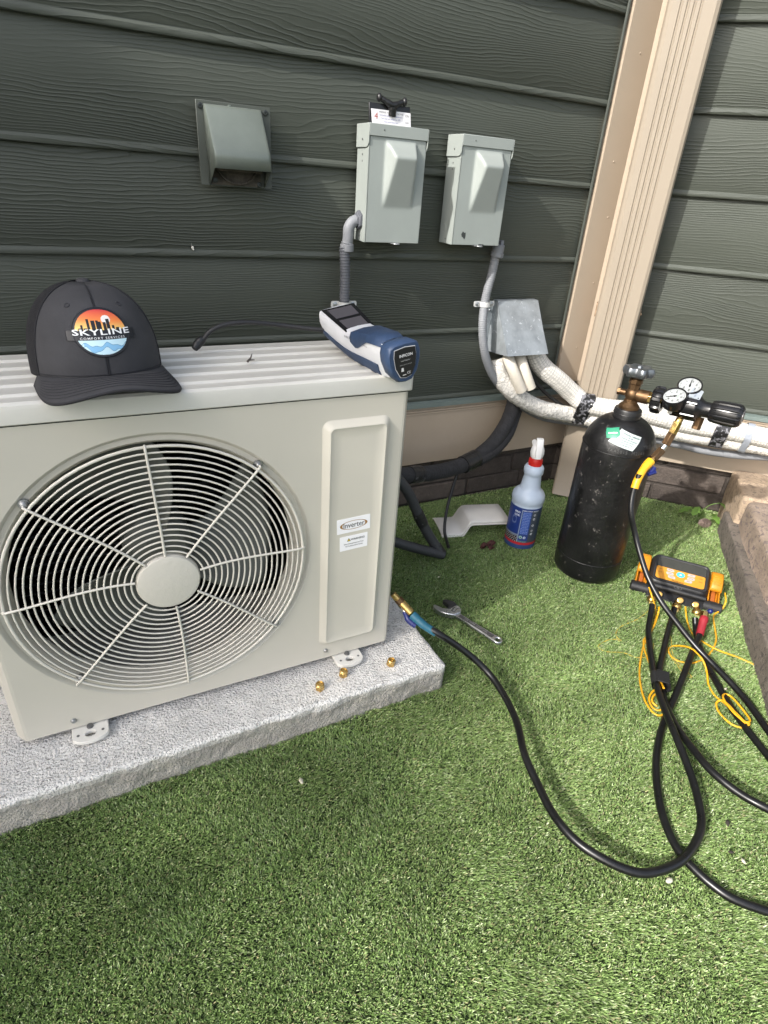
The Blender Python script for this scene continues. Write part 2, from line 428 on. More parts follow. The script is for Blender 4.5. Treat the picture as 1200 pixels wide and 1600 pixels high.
def turf():
    rng = np.random.default_rng(3)
    P = []
    cx, cy = 0.0, -1.343
    N0 = 1750000
    x = rng.uniform(-0.45, 1.85, N0); y = rng.uniform(-1.42, 0.03, N0)
    d = np.hypot(x - cx, y - cy)
    keep = rng.uniform(0, 1, N0) < np.clip(1.15 / np.maximum(d, .3) ** 0.8, 0.45, 1)
    # view wedge with a margin
    ang = np.degrees(np.arctan2(x - cx, y - cy))
    keep &= (ang > -42) & (ang < 105)
    keep &= ~((x < .52) & (y > -.652) & (y < -.31))            # under the pad
    lx = (x - 1.683) * -.72 + (y + .393) * -.69
    ly = (x - 1.683) * .69 + (y + .393) * -.72
    keep &= ~((ly > .03))
    keep &= ~((y > .015) & (x < 1.36)) & ~(((x - 1.357) * .709 + y * .705) > 0.02)
    x = x[keep]; y = y[keep]
    n = len(x)
    L = rng.uniform(.0040, .0074, n)
    wd = rng.uniform(.00040, .00080, n)
    # clumps and nap
    patch = np.sin(x * 23 + 2 * np.sin(y * 17)) * np.cos(y * 21 + 1.5 * np.sin(x * 13))
    a = rng.uniform(0, 2 * np.pi, n)
    lean = rng.uniform(.15, .95, n)
    dx = np.cos(a) * np.sin(lean) * L + .0018 * patch; dy = np.sin(a) * np.sin(lean) * L - .002 * (1 + patch); dz = np.cos(lean) * L
    b = a + np.pi / 2 + rng.normal(0, .5, n)
    wx = np.cos(b) * wd; wy = np.sin(b) * wd
    v = np.zeros((n, 6, 3), dtype=np.float32)
    tw = rng.uniform(-.6, .6, n)
    for k, (t, wf) in enumerate(((0, 1.0), (.55, .95), (1.0, .35))):
        px = x + dx * t; py = y + dy * t
        pz = dz * (t * (1.25 - .25 * t))
        v[:, 2 * k, 0] = px - wx * wf; v[:, 2 * k, 1] = py - wy * wf; v[:, 2 * k, 2] = pz - tw * wd * t
        v[:, 2 * k + 1, 0] = px + wx * wf; v[:, 2 * k + 1, 1] = py + wy * wf; v[:, 2 * k + 1, 2] = pz + tw * wd * t
    base = (np.arange(n) * 6)[:, None]
    f = np.concatenate([base + np.array([0, 1, 3, 2]), base + np.array([2, 3, 5, 4])], axis=1).reshape(-1)
    me = bpy.data.meshes.new('artificial_turf')
    me.vertices.add(n * 6); me.vertices.foreach_set('co', v.reshape(-1))
    me.loops.add(n * 8); me.loops.foreach_set('vertex_index', f.astype(np.int32))
    me.polygons.add(n * 2); me.polygons.foreach_set('loop_start', np.arange(n * 2, dtype=np.int32) * 4)
    me.polygons.foreach_set('use_smooth', np.ones(n * 2, dtype=bool))
    me.update(calc_edges=True)
    # fibre colours: mixed greens with some straw, glints painted as the palest fibres
    pal = np.array([(.168, .272, .080), (.222, .338, .108), (.290, .400, .155), (.48, .56, .32), (.34, .33, .17), (.100, .162, .052)])
    idx = rng.choice(6, n, p=[.26, .27, .20, .09, .06, .12])
    c = pal[idx] * rng.uniform(.8, 1.25, (n, 1))
    # broad worn and dusty patches of the carpet itself
    pp = np.sin(x * 3.1 + 1.3 * np.sin(y * 4.7 + .6)) * np.sin(y * 3.7 + 1.1 * np.sin(x * 5.3)) + .5 * np.sin(x * 11 + 2 * np.sin(y * 9)) * np.sin(y * 13 + x * 4)
    dust = np.clip(.5 + .45 * pp, 0, 1)[:, None]
    c = c * (.90 + .25 * dust) + np.array([(.030, .020, .012)]) * dust
    at = me.attributes.new('Col', 'FLOAT_COLOR', 'FACE')
    cc = np.ones((n, 2, 4), dtype=np.float32); cc[:, :, :3] = c[:, None, :]
    at.data.foreach_set('color', cc.reshape(-1))
    m = mat('turf_fibre', (.1, .2, .1), rough=.40, vcol=True, var=.18, vs=4.5, spec=.45)
    me.materials.append(m)
    o = bpy.data.objects.new('artificial_turf', me)
    COL.objects.link(o)
    tag(o, 'short green artificial turf with mixed light and dark fibres', 'grass', kind='stuff')
turf()

# ================================================================ house
S = 0.178
Z4 = 0.511
WROT = -R(45.156)
house = thing('house', (0, 0, 0), 'house corner clad in dark green lap siding with beige trim', 'house')

def siding_mat(seed):
    m = mat('green_siding_%d' % seed, srgb(73, 77, 70), rough=.5, spec=.4)
    n = m.node_tree.nodes; l = m.node_tree.links
    b = n['Principled BSDF']
    tc = n.new('ShaderNodeTexCoord')
    sep = n.new('ShaderNodeSeparateXYZ'); l.new(tc.outputs['Object'], sep.inputs[0])
    def math_(op, a, b_=None, c=None):
        q = n.new('ShaderNodeMath'); q.operation = op
        for i, v_ in enumerate((a, b_, c)):
            if v_ is None: continue
            if isinstance(v_, (int, float)): q.inputs[i].default_value = v_
            else: l.new(v_, q.inputs[i])
        return q.outputs[0]
    z = math_('SUBTRACT', sep.outputs['Z'], Z4 - 10 * S)
    k = math_('FLOOR', math_('DIVIDE', z, S))
    sd_ = math_('MULTIPLY', k, 7.31 + seed)
    u = math_('ADD', sep.outputs['X'], sd_)
    def nz(su, sz, scale, det=2.0):
        cb = n.new('ShaderNodeCombineXYZ')
        l.new(math_('MULTIPLY', u, su), cb.inputs[0]); l.new(sd_, cb.inputs[1]); l.new(math_('MULTIPLY', z, sz), cb.inputs[2])
        t = n.new('ShaderNodeTexNoise'); t.inputs['Scale'].default_value = scale; t.inputs['Detail'].default_value = det
        t.inputs['Roughness'].default_value = .5
        l.new(cb.outputs[0], t.inputs['Vector'])
        return t.outputs['Fac']
    big = nz(1.6, 8.0, 1.0, 1.5)
    small = nz(14.0, 60.0, 1.0, 2.0)
    ph = math_('ADD', math_('MULTIPLY', z, 150.0), math_('ADD', math_('MULTIPLY', big, 17.0), math_('MULTIPLY', small, 1.5)))
    fr = math_('FRACT', ph)
    tri = math_('ABSOLUTE', math_('SUBTRACT', fr, .5))
    line = math_('POWER', math_('MULTIPLY', tri, 2.0), 3.2)
    mask = nz(2.2, 14.0, 1.0, 2.0)
    mk = n.new('ShaderNodeMapRange'); mk.inputs[1].default_value = .35; mk.inputs[2].default_value = .62; mk.inputs[3].default_value = .18; mk.inputs[4].default_value = 1.0
    l.new(mask, mk.inputs[0])
    fine = nz(30.0, 420.0, 1.0, 2.0)
    h = math_('ADD', math_('MULTIPLY', line, mk.outputs[0]), math_('MULTIPLY', fine, .35))
    bp = n.new('ShaderNodeBump'); bp.inputs['Strength'].default_value = 1.0; bp.inputs['Distance'].default_value = .00085
    l.new(h, bp.inputs['Height']); l.new(bp.outputs[0], b.inputs['Normal'])
    # slow change of tone between boards and along them, with faint dust
    tone = nz(.9, 3.0, 1.0, 4.0)
    mr = n.new('ShaderNodeMapRange'); mr.inputs[1].default_value = .3; mr.inputs[2].default_value = .7; mr.inputs[3].default_value = .86; mr.inputs[4].default_value = 1.13
    l.new(tone, mr.inputs[0])
    mx = n.new('ShaderNodeVectorMath'); mx.operation = 'SCALE'; mx.inputs[0].default_value = srgb(73, 77, 70)[:3]
    l.new(mr.outputs[0], mx.inputs['Scale']); l.new(mx.outputs[0], b.inputs['Base Color'])
    return m

def wall_siding(length, z_top, x0):
    """local frame: x along the wall, -y outwards"""
    mb = MB()
    k = -1
    while Z4 + k * S < z_top:
        zb = Z4 + k * S
        prof = [(-.0125, zb + S + .004), (-.0014, zb + .0165), (-.0026, zb + .0150), (-.0028, zb + .0138), (-.0012, zb + .0120), (.0002, zb + .0095), (.0007, zb + .0065),
                (.0003, zb + .0028), (-.0008, zb + .0006), (-.0016, zb), (-.0165, zb)]
        n = 24
        vs_ = []; fs_ = []
        for i in range(n + 1):
            x = x0 + length * i / n
            for (o_, z_) in prof: vs_.append((x, -o_, z_))
        m_ = len(prof)
        for i in range(n):
            for j in range(m_ - 1):
                fs_.append((i * m_ + j, i * m_ + j + 1, (i + 1) * m_ + j + 1, (i + 1) * m_ + j))
        mb.add(vs_, fs_)
        k += 1
    return mb

s1 = build(wall_siding(5.9, 3.4, -4.6), 'siding', siding_mat(0), house, sharp=60)
s2 = build(wall_siding(2.6, 3.4, 0.0), 'siding', siding_mat(3), house, sharp=60)
s2.location = (1.357, 0, 0); s2.rotation_euler = (0, 0, WROT)

M_beige = mat('beige_trim_paint', srgb(166, 151, 133), rough=.55, var=.05, vs=5, bump=.25, bs=90, bd=.0006, speck=srgb(140, 122, 104), spot_s=35, spot_t=.76)
M_skirt = mat('skirt_paint', srgb(166, 151, 133), rough=.6, var=.07, vs=5, bump=.3, bs=70, bd=.0008, speck=srgb(128, 114, 98), spot_s=45, spot_t=.74)
M_flash = mat('drip_flashing', srgb(112, 124, 120), rough=.35, metal=.3, var=.15, vs=8)
M_brick = mat('dark_brick', (.1, .08, .07), rough=.9, vcol=True, var=.4, vs=25, bump=.9, bs=130, bd=.004)
M_mortar = mat('mortar', (.055, .045, .038), rough=.95, var=.3, vs=20, bump=.8, bs=150, bd=.003)

def lower_wall(x0, x1, n):
    parts = []
    a = MB(); a.prism([(.03, .333), (-.002, .333), (-.011, .329), (-.0125, .318), (-.008, .3165), (.03, .3165)], x0, x1, 'x')
    parts.append(build(a, 'drip_flashing', M_flash, house, sharp=30))
    b = MB()
    b.prism([(.03, .316), (-.0075, .316), (-.0075, .3115), (-.0035, .3105), (-.0035, .3095), (-.0075, .3085), (-.0075, .3045), (-.0035, .3035), (-.0035, .3025), (-.0065, .3015), (-.0065, .2975), (.03, .2975)], x0, x1, 'x')
    parts.append(build(b, 'moulding', M_beige, house, sharp=30))
    c = MB(); c.box(x0, x1, -.004, .03, .147, .2970)
    parts.append(build(c, 'skirt_board', M_skirt, house, bevel=.0015))
    d = MB()
    rnd = random.Random(n)
    x = x0
    rows = [(.1245, .1435), (.062, .1185), (.004, .056), (-.06, -.002)]
    for ri, (z0, z1) in enumerate(rows):
        x = x0 - rnd.uniform(0, .15)
        while x < x1:
            L = .195 if n == 1 else rnd.uniform(.17, .27)
            xe = min(x + L, x1)
            if xe > x0 + .01:
                t = rnd.uniform(.65, 1.35)
                d.col = (.085 * t, .068 * t, .058 * t); d.usecol = True
                o_ = rnd.uniform(0, .006)
                xs = max(x, x0)
                d.box(xs, xe, .018 + o_, .06, z0 + rnd.uniform(-.002, .002), z1 + rnd.uniform(-.002, .001))
            x += L + .009
    parts.append(build(d, 'brick_course', M_brick, house, bevel=.003))
    e = MB(); e.box(x0, x1, .0285, .07, -.06, .1465)
    parts.append(build(e, 'mortar_joint', M_mortar, house))
    return parts
lower_wall(-4.6, 1.43, 1)
for o in lower_wall(-.05, 2.6, 2):
    o.location = (1.357, 0, 0); o.rotation_euler = (0, 0, WROT)
# corner trim: board on each wall with a J edge
t = MB(); t.box(1.268, 1.3600, -.0105, .02, .352, 3.4)
build(t, 'corner_trim', M_beige, house, bevel=.0018)
t = MB(); t.box(-.001, .088, -.0108, .02, .352, 3.4)
o = build(t, 'corner_trim', M_beige, house, bevel=.0018); o.location = (1.357, 0, 0); o.rotation_euler = (0, 0, WROT)
t = MB()
rnd = random.Random(5)
for k in range(12):
    z = .45 + k * .17 + rnd.uniform(-.03, .03)
    t.sphere((1.285 + rnd.uniform(0, .05), -.0105, z), .0026, 10, 6, (1, .5, 1))
build_each(t, 'trim_nail', M_beige, house)
t = MB(); t.tube([(1.2585, -.003, .345), (1.2585, -.003, 2.6)], .0038, 8)
build(t, 'caulk_bead', mat('green_caulk', srgb(62, 66, 60), rough=.5, var=.2, vs=30), house)

# the wing on the left: unseen, added outside the picture to shade the unit
shade_block = MB()
shade_block.prism([(-4.62, 0.3), (-4.62, -1.98), (-7.5, -1.98), (-7.5, 0.3)], -.05, 4.35, 'z')
build(shade_block, 'added_shade_block', siding_mat(5), house, bevel=.01)
# a tree at the end of the wing, added unseen beyond the left edge: its crown breaks the edge of the shade
def added_shade_tree():
    t = thing('tree', (-5.3, -2.30, 0), 'leafy tree added unseen beyond the left edge to break up the shade', 'tree')
    mb = MB()
    mb.tube(smooth([(-5.3, -2.3, -.05), (-5.28, -2.32, 1.2), (-5.33, -2.28, 2.4), (-5.3, -2.3, 3.3), (-5.25, -2.32, 4.2)], 6), [.075 - .0024 * i for i in range(25)], 12)
    rnd = random.Random(8)
    for k in range(9):
        a = rnd.uniform(0, 6.28); z = rnd.uniform(2.9, 4.0); L = rnd.uniform(.3, .6)
        mb.tube(smooth([(-5.3, -2.3, z), (-5.3 + L * .5 * math.cos(a), -2.3 + L * .4 * math.sin(a), z + .15), (-5.3 + L * math.cos(a), -2.3 + L * .8 * math.sin(a), z + .35)], 4), [.018 - .0015 * i for i in range(9)], 6)
    build(mb, 'trunk', mat('tree_bark', (.09, .07, .055), rough=.9, bump=.8, bs=30, bd=.01), t, world=True)
    lf = MB()
    for k in range(1500):
        c = Vector((-5.3 + rnd.gauss(0, .35), -2.20 + rnd.gauss(0, .24), 3.75 + rnd.gauss(0, .38)))
        d = Vector((rnd.gauss(0, 1), rnd.gauss(0, 1), rnd.gauss(0, 1))).normalized(); u_ = d.cross(Vector((.3, .5, .8))).normalized(); v_ = d.cross(u_)
        s_ = rnd.uniform(.022, .042)
        lf.add([c - u_ * s_, c - v_ * s_ * .45 + d * .004, c + u_ * s_, c + v_ * s_ * .45 + d * .004], [(0, 1, 2), (0, 2, 3)])
    build(lf, 'crown', mat('tree_leaf', (.06, .11, .03), rough=.6), t, world=True, sharp=180)
added_shade_tree()
# ---- downspout, on the right wall
def downspout():
    ds = thing('downspout', (1.357, 0, 0), 'cream corrugated metal downspout running down the wall corner', 'downspout', rot=(0, 0, WROT))
    md = mat('cream_downspout_paint', srgb(144, 133, 118), rough=.46, var=.05, vs=4, bump=.1, bs=60, bd=.0006, speck=srgb(150, 130, 110), spot_s=50, spot_t=.78)
    x0, x1, d0, d1 = .014, .128, .022, .088
    def section(z, sx=1.0, off=0.0):
        pts = []
        w_ = x1 - x0
        # front face with four V grooves, then the sides
        fr = [(0.0, 0.012), (.004, .004), (.012, 0)]
        for gx in (.030, .044, .058, .072):
            fr += [(gx - .003, 0), (gx - .0012, .0035), (gx + .0012, .0035), (gx + .003, 0)]
        fr += [(w_ - .012, 0), (w_ - .004, .004), (w_, .012)]
        for (a, dp) in fr: pts.append((x0 + a, -(d1 - dp) - off, z))
        pts += [(x1, -(d0 + .03) - off, z), (x1 - .003, -d0 - off, z), (x0 + .003, -d0 - off, z), (x0, -(d0 + .03) - off, z)]
        return pts
    mb = MB(); mb.loft([section(z) for z in (.335, .9, 1.6, 3.4)], True, False)
    build(mb, 'pipe', md, ds, sharp=25)
    # lower length, slightly smaller, ending in an open mouth near the turf
    def sec2(z, off=0.0, k=.0):
        a0, a1, b0, b1 = .004, .108, .024, .080
        p = rrect(a0 + k, a1 - k, b0 + k, b1 - k, .008, 4)
        return [(q[0], -q[1] - off, z) for q in p]
    outer = [sec2(.36), sec2(.30), sec2(.12), sec2(.045, .01), sec2(.012, .03)]
    inner = [sec2(.012, .03, .002), sec2(.05, .01, .002), sec2(.12, 0, .002)]
    mb = MB(); mb.loft(outer + inner, True, False)
    build(mb, 'outlet', md, ds, sharp=30)
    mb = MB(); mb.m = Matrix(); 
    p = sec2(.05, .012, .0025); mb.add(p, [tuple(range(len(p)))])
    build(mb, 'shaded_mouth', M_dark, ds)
    mb = MB()
    mb.box(x0 - .003, x0 + .001, -.060, -.022, .555, .590)
    mb.box(x1 + .0005, x1 + .003, -.058, -.022, .560, .585)
    mb.sphere((x1 + .004, -.04, .572), .004, 10, 6)
    build_each(mb, 'strap', mat('worn_strap', srgb(150, 128, 105), rough=.5, metal=.3, var=.4, vs=80), ds, bevel=.0006)
downspout()

# ================================================================ concrete pad
def pad():
    x0, x1, y0, y1, H = -1.0, .525, -.661, -.30, .060
    n1 = 520
    prof = []
    for i in range(12): prof.append((y0, -.004 + (H - .008) * i / 12.0, 1))
    for a in (0, 25, 50, 75): prof.append((y0 + .007 * (1 - math.cos(R(a))), H - .007 + .007 * math.sin(R(a)), .8))
    for i in range(80): prof.append((y0 + .007 + (y1 - y0 - .007) * (i / 79.0) ** 1.3, H, .35))
    mb = MB(); vs_ = []; fs_ = []
    nx = n1
    xs = [x0 + (x1 - x0 - .008) * i / nx for i in range(nx + 1)]
    m_ = len(prof)
    def disp(x, y, z, amt):
        q = Vector((x, y, z))
        a = noise.noise(q * 28) * .0035 + noise.noise(q * 90) * .0026 + noise.noise(q * 230) * .0016
        return a
    for x in xs:
        for (y, z, k) in prof:
            d_ = disp(x, y, z, k)
            if k == 1: vs_.append((x, y + d_ * 1.0 + .003 * noise.noise(Vector((x * 7, 3, z * 20))), z))
            elif k == .8: vs_.append((x, y + d_ * .8, z + d_ * .55))
            else: vs_.append((x, y, z + d_ * .42))
    for i in range(nx):
        for j in range(m_ - 1):
            fs_.append((i * m_ + j, (i + 1) * m_ + j, (i + 1) * m_ + j + 1, i * m_ + j + 1))
    nfront = len(fs_)
    # right end: a rounded arris, then the side wall
    base = nx * m_
    for kk, (ex, sc) in enumerate(((.004, .001), (.007, .004), (.008, .009))):
        for (y, z, k) in prof:
            yy = max(y, y0 + sc * .6); zz = min(z, H - sc * .6)
            d_ = disp(x1 + kk, yy, zz, 1)
            vs_.append((x1 - .008 + ex + d_ * .6, yy, zz))
        a = (nx + kk) * m_; b = (nx + kk + 1) * m_
        for j in range(m_ - 1): fs_.append((a + j, b + j, b + j + 1, a + j + 1))
    last = (nx + 3) * m_
    k0 = len(vs_)
    for j in range(m_): vs_.append((x1 - .0005, vs_[last + j][1], -.004))
    for j in range(m_ - 1): fs_.append((last + j, k0 + j, k0 + j + 1, last + j + 1))
    mb.add(vs_, fs_)
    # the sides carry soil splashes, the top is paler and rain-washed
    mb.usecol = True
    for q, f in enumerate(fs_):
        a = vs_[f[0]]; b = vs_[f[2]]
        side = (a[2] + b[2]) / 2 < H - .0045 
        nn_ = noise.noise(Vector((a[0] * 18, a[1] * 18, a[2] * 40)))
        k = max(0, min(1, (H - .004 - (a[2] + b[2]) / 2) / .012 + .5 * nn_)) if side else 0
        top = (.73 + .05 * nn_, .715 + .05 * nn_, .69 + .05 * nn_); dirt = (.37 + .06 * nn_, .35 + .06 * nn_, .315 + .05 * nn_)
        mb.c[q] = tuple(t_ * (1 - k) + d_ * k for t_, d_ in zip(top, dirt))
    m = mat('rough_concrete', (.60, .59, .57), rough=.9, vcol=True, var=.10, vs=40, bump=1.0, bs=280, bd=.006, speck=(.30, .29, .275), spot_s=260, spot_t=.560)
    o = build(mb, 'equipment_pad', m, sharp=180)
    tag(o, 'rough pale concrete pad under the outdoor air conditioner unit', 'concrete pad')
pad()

# ================================================================ stones at the right
def rock(dims, seed, amp, n=36, p=22):
    bm = bmesh.new()
    bmesh.ops.create_cube(bm, size=2.0)
    bmesh.ops.subdivide_edges(bm, edges=bm.edges[:], cuts=n, use_grid_fill=True)
    vs_ = []
    for v in bm.verts:
        q = v.co
        nn = (abs(q.x) ** p + abs(q.y) ** p + abs(q.z) ** p) ** (1.0 / p)
        q = q / nn
        a = Vector((q.x * dims[0], q.y * dims[1], q.z * dims[2]))
        s = a + Vector((seed * 3.1, seed * 1.7, seed))
        d_ = noise.noise(s * 5) * 1.0 + noise.noise(s * 14) * .5 + abs(noise.noise(s * 30)) * .35 + noise.noise(s * 70) * .22 + abs(noise.noise(s * 18)) * .5
        v.co = a + Vector((q.x / dims[0], q.y / dims[1], q.z / dims[2])).normalized() * d_ * amp
    me = bpy.data.meshes.new('stone'); bm.to_mesh(me); bm.free()
    me.polygons.foreach_set('use_smooth', [True] * len(me.polygons))
    return me
def stone_mat(nm, a, b):
    m = mat(nm, a, rough=.9, var=.30, vs=22, bump=1.0, bs=260, bd=.006, speck=b, spot_s=75, spot_t=.54)
    return m
rx, ry = Vector((-.721, -.693, 0)), Vector((.693, -.721, 0))
A0 = Vector((1.683, -.393, 0))
stones = [  # x0,x1,y0,y1,z0,z1, label, colours
    (-.055, .150, .000, .55, -.05, .158, 'tan flat topped stone against the beige skirt board', srgb(172, 152, 130), srgb(138, 122, 106), 1),
    (.140, .560, .012, .60, -.05, .148, 'pinkish grey stone below the flat topped tan one', srgb(152, 136, 122), srgb(118, 106, 102), 2),
    (.545, 1.05, .016, .60, -.05, .140, 'brown grey stone at the right edge, nearest the yellow leads', srgb(150, 130, 108), srgb(108, 96, 88), 3),
    (.060, .93, -.012, .060, -.05, .070, 'long low grey kerb stone along the turf edge', srgb(112, 104, 96), srgb(84, 78, 74), 4),
]
for (x0, x1, y0, y1, z0, z1, lab, c1, c2, sd_) in stones:
    me = rock(((x1 - x0) / 2, (y1 - y0) / 2, (z1 - z0) / 2), sd_, .0065 if sd_ != 4 else .005)
    me.materials.append(stone_mat('stone_face_%d' % sd_, c1, c2))
    o = bpy.data.objects.new('stone', me); COL.objects.link(o)
    c = A0 + rx * ((x0 + x1) / 2) + ry * ((y0 + y1) / 2)
    o.location = (c.x, c.y, (z0 + z1) / 2)
    o.rotation_euler = (0, 0, math.atan2(rx.y, rx.x))
    # local y of this frame is -ry: mirror not needed, the stone is symmetric in size
    tag(o, lab, 'stone', 'stones edging the turf')
me = rock((.018, .014, .012), 9, .004, 10, 3)
me.materials.append(stone_mat('stone_face_9', srgb(150, 132, 122), srgb(110, 98, 90)))
o = bpy.data.objects.new('stone', me); COL.objects.link(o); o.location = (1.615, -.395, .008)
tag(o, 'small loose pinkish stone in the corner below the weed', 'stone')

# weed in the corner
def weed():
    t = thing('weed', (1.645, -.352, .0), 'small green leafy weed growing between brick and stone', 'plant')
    ml = mat('weed_leaf', (.10, .19, .035), rough=.5, var=.3, vs=60)
    st = MB(); 
    for k, (a, L, h) in enumerate(((R(200), .05, .055), (R(255), .045, .04), (R(300), .04, .065), (R(160), .035, .035))):
        e = Vector((math.cos(a) * L, math.sin(a) * L, h))
        st.tube(smooth([(0, 0, 0), (e.x * .3, e.y * .3, h * .7), e], 4), .0011, 6)
        lf = MB()
        mm = frame(e, (math.cos(a), math.sin(a), -.15))
        lf.m = mm
        outline = [(0, 0), (.008, .010), (.014, .007), (.020, .015), (.026, .008), (.034, .009), (.042, 0), (.034, -.009), (.026, -.008), (.020, -.015), (.014, -.007), (.008, -.010)]
        vs_ = [(p_[0], p_[1], -.12 * abs(p_[1]) - p_[0] ** 2 * 6 + .0006) for p_ in outline] + [(p_[0], p_[1], -.12 * abs(p_[1]) - p_[0] ** 2 * 6) for p_ in outline]
        n_ = len(outline)
        lf.add(vs_, [tuple(range(n_)), tuple(range(n_, 2 * n_))[::-1]] + [(i, (i + 1) % n_, (i + 1) % n_ + n_, i + n_) for i in range(n_)])
        build(lf, 'leaf', ml, t)
    build(st, 'stem', ml, t)
weed()

# ================================================================ outdoor unit
def outdoor_unit():
    X0, X1, YF, YB, ZB, ZT = -.178, .451, -.572, -.345, .075, .570
    u = thing('air_conditioner', (.142, -.46, .060), 'cream outdoor air conditioner unit with round fan grille standing on the concrete pad', 'air conditioner')
    mp = mat('cream_metal_paint', srgb(193, 189, 178), rough=.38, var=.025, vs=7, bump=.12, bs=900, bd=.0004, speck=srgb(176, 170, 158), spot_s=70, spot_t=.79)
    cx, cz, Ro = .063, .3225, .2215
    ch = .016
    # front plate with the round opening
    mb = MB()
    xa, xb = X0 + ch, X1 - ch
    N = 96
    angs = [2 * PI * i / N for i in range(N)]
    for (qx, qz) in ((xa, ZB), (xb, ZB), (xb, ZT), (xa, ZT)):
        angs.append(math.atan2(qz - cz, qx - cx) % (2 * PI))
    angs = sorted(set(round(a, 6) for a in angs))
    def edge(a):
        c, s = math.cos(a), math.sin(a)
        ts = []
        if c > 1e-6: ts.append((xb - cx) / c)
        if c < -1e-6: ts.append((xa - cx) / c)
        if s > 1e-6: ts.append((ZT - cz) / s)
        if s < -1e-6: ts.append((ZB - cz) / s)
        return min(ts)
    rings = []
    def ring(rad, y): return [(cx + math.cos(a) * (edge(a) if rad is None else min(rad, edge(a) - .0004)), y, cz + math.sin(a) * (edge(a) if rad is None else min(rad, edge(a) - .0004))) for a in angs]
    rings = [ring(None, YF), ring(Ro + .0015, YF), ring(Ro, YF + .0008), ring(Ro - .004, YF + .0062), ring(Ro - .006, YF + .0065), ring(.2105, YF + .0065), ring(.2085, YF + .0080), ring(.2045, YF + .016), ring(.200, YF + .026), ring(.1995, YF + .040)]
    mb.loft(rings, True, False)
    build(mb, 'front_panel', mp, u, world=True, sharp=28)
    # body sides, chamfers and back
    mb = MB()
    def sec(z):
        return [(xb, YF, z), (xb + .004, YF + .0006, z), (X1 - .004, YF + .011, z), (X1, YF + .017, z), (X1, YB, z), (X0, YB, z), (X0, YF + .017, z), (X0 + .004, YF + .011, z), (xa - .004, YF + .0006, z), (xa, YF, z)]
    a = sec(ZB); b = sec(ZT)
    mb.loft([a, b], False, False)
    mb.box(X0 + .001, X1 - .001, YF + .02, YB, ZB - .001, ZB + .001)
    build(mb, 'side_panel', mp, u, world=True, sharp=30)
    # interior: dark back with coil fins
    mb = MB(); mb.box(X0 + .01, X1 - .02, YB + .0, YB + .004, ZB + .01, ZT - .01)
    mb2 = MB()
    for i in range(26):
        z = ZB + .02 + i * .0185
        mb2.tube([(X0 + .02, YB - .006, z), (.30, YB - .006, z)], .0032, 6)
    inside = mat('dark_coil', (.005, .005, .005), rough=.6, metal=.3)
    mb.box(.288, .294, YF + .02, YB, ZB + .01, ZT - .01)
    build(mb, 'back_wall', inside, u, world=True)
    build(mb2, 'coil', mat('coil_metal', (.012, .012, .012), rough=.55, metal=.5), u, world=True)
    # motor bracket
    mb = MB(); mb.box(cx - .028, cx - .012, YB - .03, YB - .012, ZB + .02, ZT - .01); mb.box(cx + .012, cx + .028, YB - .03, YB - .012, ZB + .02, ZT - .01)
    mb.m = Matrix.Translation((cx, -.43, cz)) @ Matrix.Rotation(PI / 2, 4, 'X'); mb.lathe([(.0, -.05), (.045, -.05), (.05, -.04), (.05, .03), (.04, .04), (0, .04)], 24)
    build(mb, 'fan_motor', mat('motor_bracket', (.05, .05, .048), rough=.5, metal=.4, var=.3, vs=30), u, world=True, bevel=.001)
    # propeller fan: three broad blades
    mf = mat('fan_plastic', (.115, .12, .105), rough=.5, var=.2, vs=12)
    fb = MB()
    for kb in range(3):
        a0 = R(-28 + 120 * kb)
        def bl(uu, vv_, a0=a0):
            r = .045 + (.188 - .045) * vv_
            wdt = R(34) + R(26) * math.sin(vv_ * PI * .62)
            a = a0 + (uu - .5) * wdt * 1.15 + vv_ * R(30)
            y = -.470 + (uu - .5) * .085 * (1 - .25 * vv_) + .012 * math.sin(uu * PI)
            return (cx + r * math.cos(a), y, cz + r * math.sin(a))
        fb.grid(bl, 14, 14)
    fan = build(fb, 'fan', mf, u, world=True, sharp=60)
    sm = fan.modifiers.new('thick', 'SOLIDIFY'); sm.thickness = .0025
    hb = MB(); hb.m = Matrix.Translation((cx, -.47, cz)) @ Matrix.Rotation(PI / 2, 4, 'X'); hb.lathe([(.001, .03), (.02, .031), (.04, .025), (.052, .01), (.053, -.035), (.0, -.035)], 32)
    h_ = build(hb, 'fan_hub', mf, None, sharp=30); 
    h_.parent = fan; h_.location = (-u.location.x, -u.location.y, -u.location.z)
    # grille: concentric wires, spokes, centre badge, screws
    gw = mat('grille_wire_coating', srgb(214, 210, 200), rough=.35, var=.03, vs=30)
    gb = MB(); NR = 19
    def gy(r): return YF - .006 - .010 * (1 - (r / .208) ** 2)
    for i in range(NR):
        r = .0505 + (.2070 - .0505) * i / (NR - 1)
        pts = [(cx + r * math.cos(2 * PI * k / 72), gy(r), cz + r * math.sin(2 * PI * k / 72)) for k in range(72)]
        gb.tube(pts, .00135 if i < NR - 1 else .0022, 7, closed=True)
    grille = build(gb, 'fan_grille', gw, u, world=True, sharp=60)
    sb = MB()
    for k, (dg, din) in enumerate(((92, 91), (48, 53), (2, 14), (-41, -34), (-87, -83), (-133, -138), (181, 168), (137, 129))):
        a = R(dg); a_in = R(din)
        rs = [.046 + ((.2130 if k % 2 else .2085) - .046) * j / 14 for j in range(15)]
        pts = [(cx + r * math.cos(a + (a_in - a) * (1 - j / 14) ** 1.5), gy(r) - .0026, cz + r * math.sin(a + (a_in - a) * (1 - j / 14) ** 1.5)) for j, r in enumerate(rs)]
        pts.append((cx + (.2135 if k % 2 else .2090) * math.cos(a), YF + (.006 if k % 2 else -.006), cz + (.2135 if k % 2 else .2090) * math.sin(a)))
        sb.tube(pts, .0018, 7)
    s_ = build(sb, 'spokes', gw, grille, world=False, sharp=60)
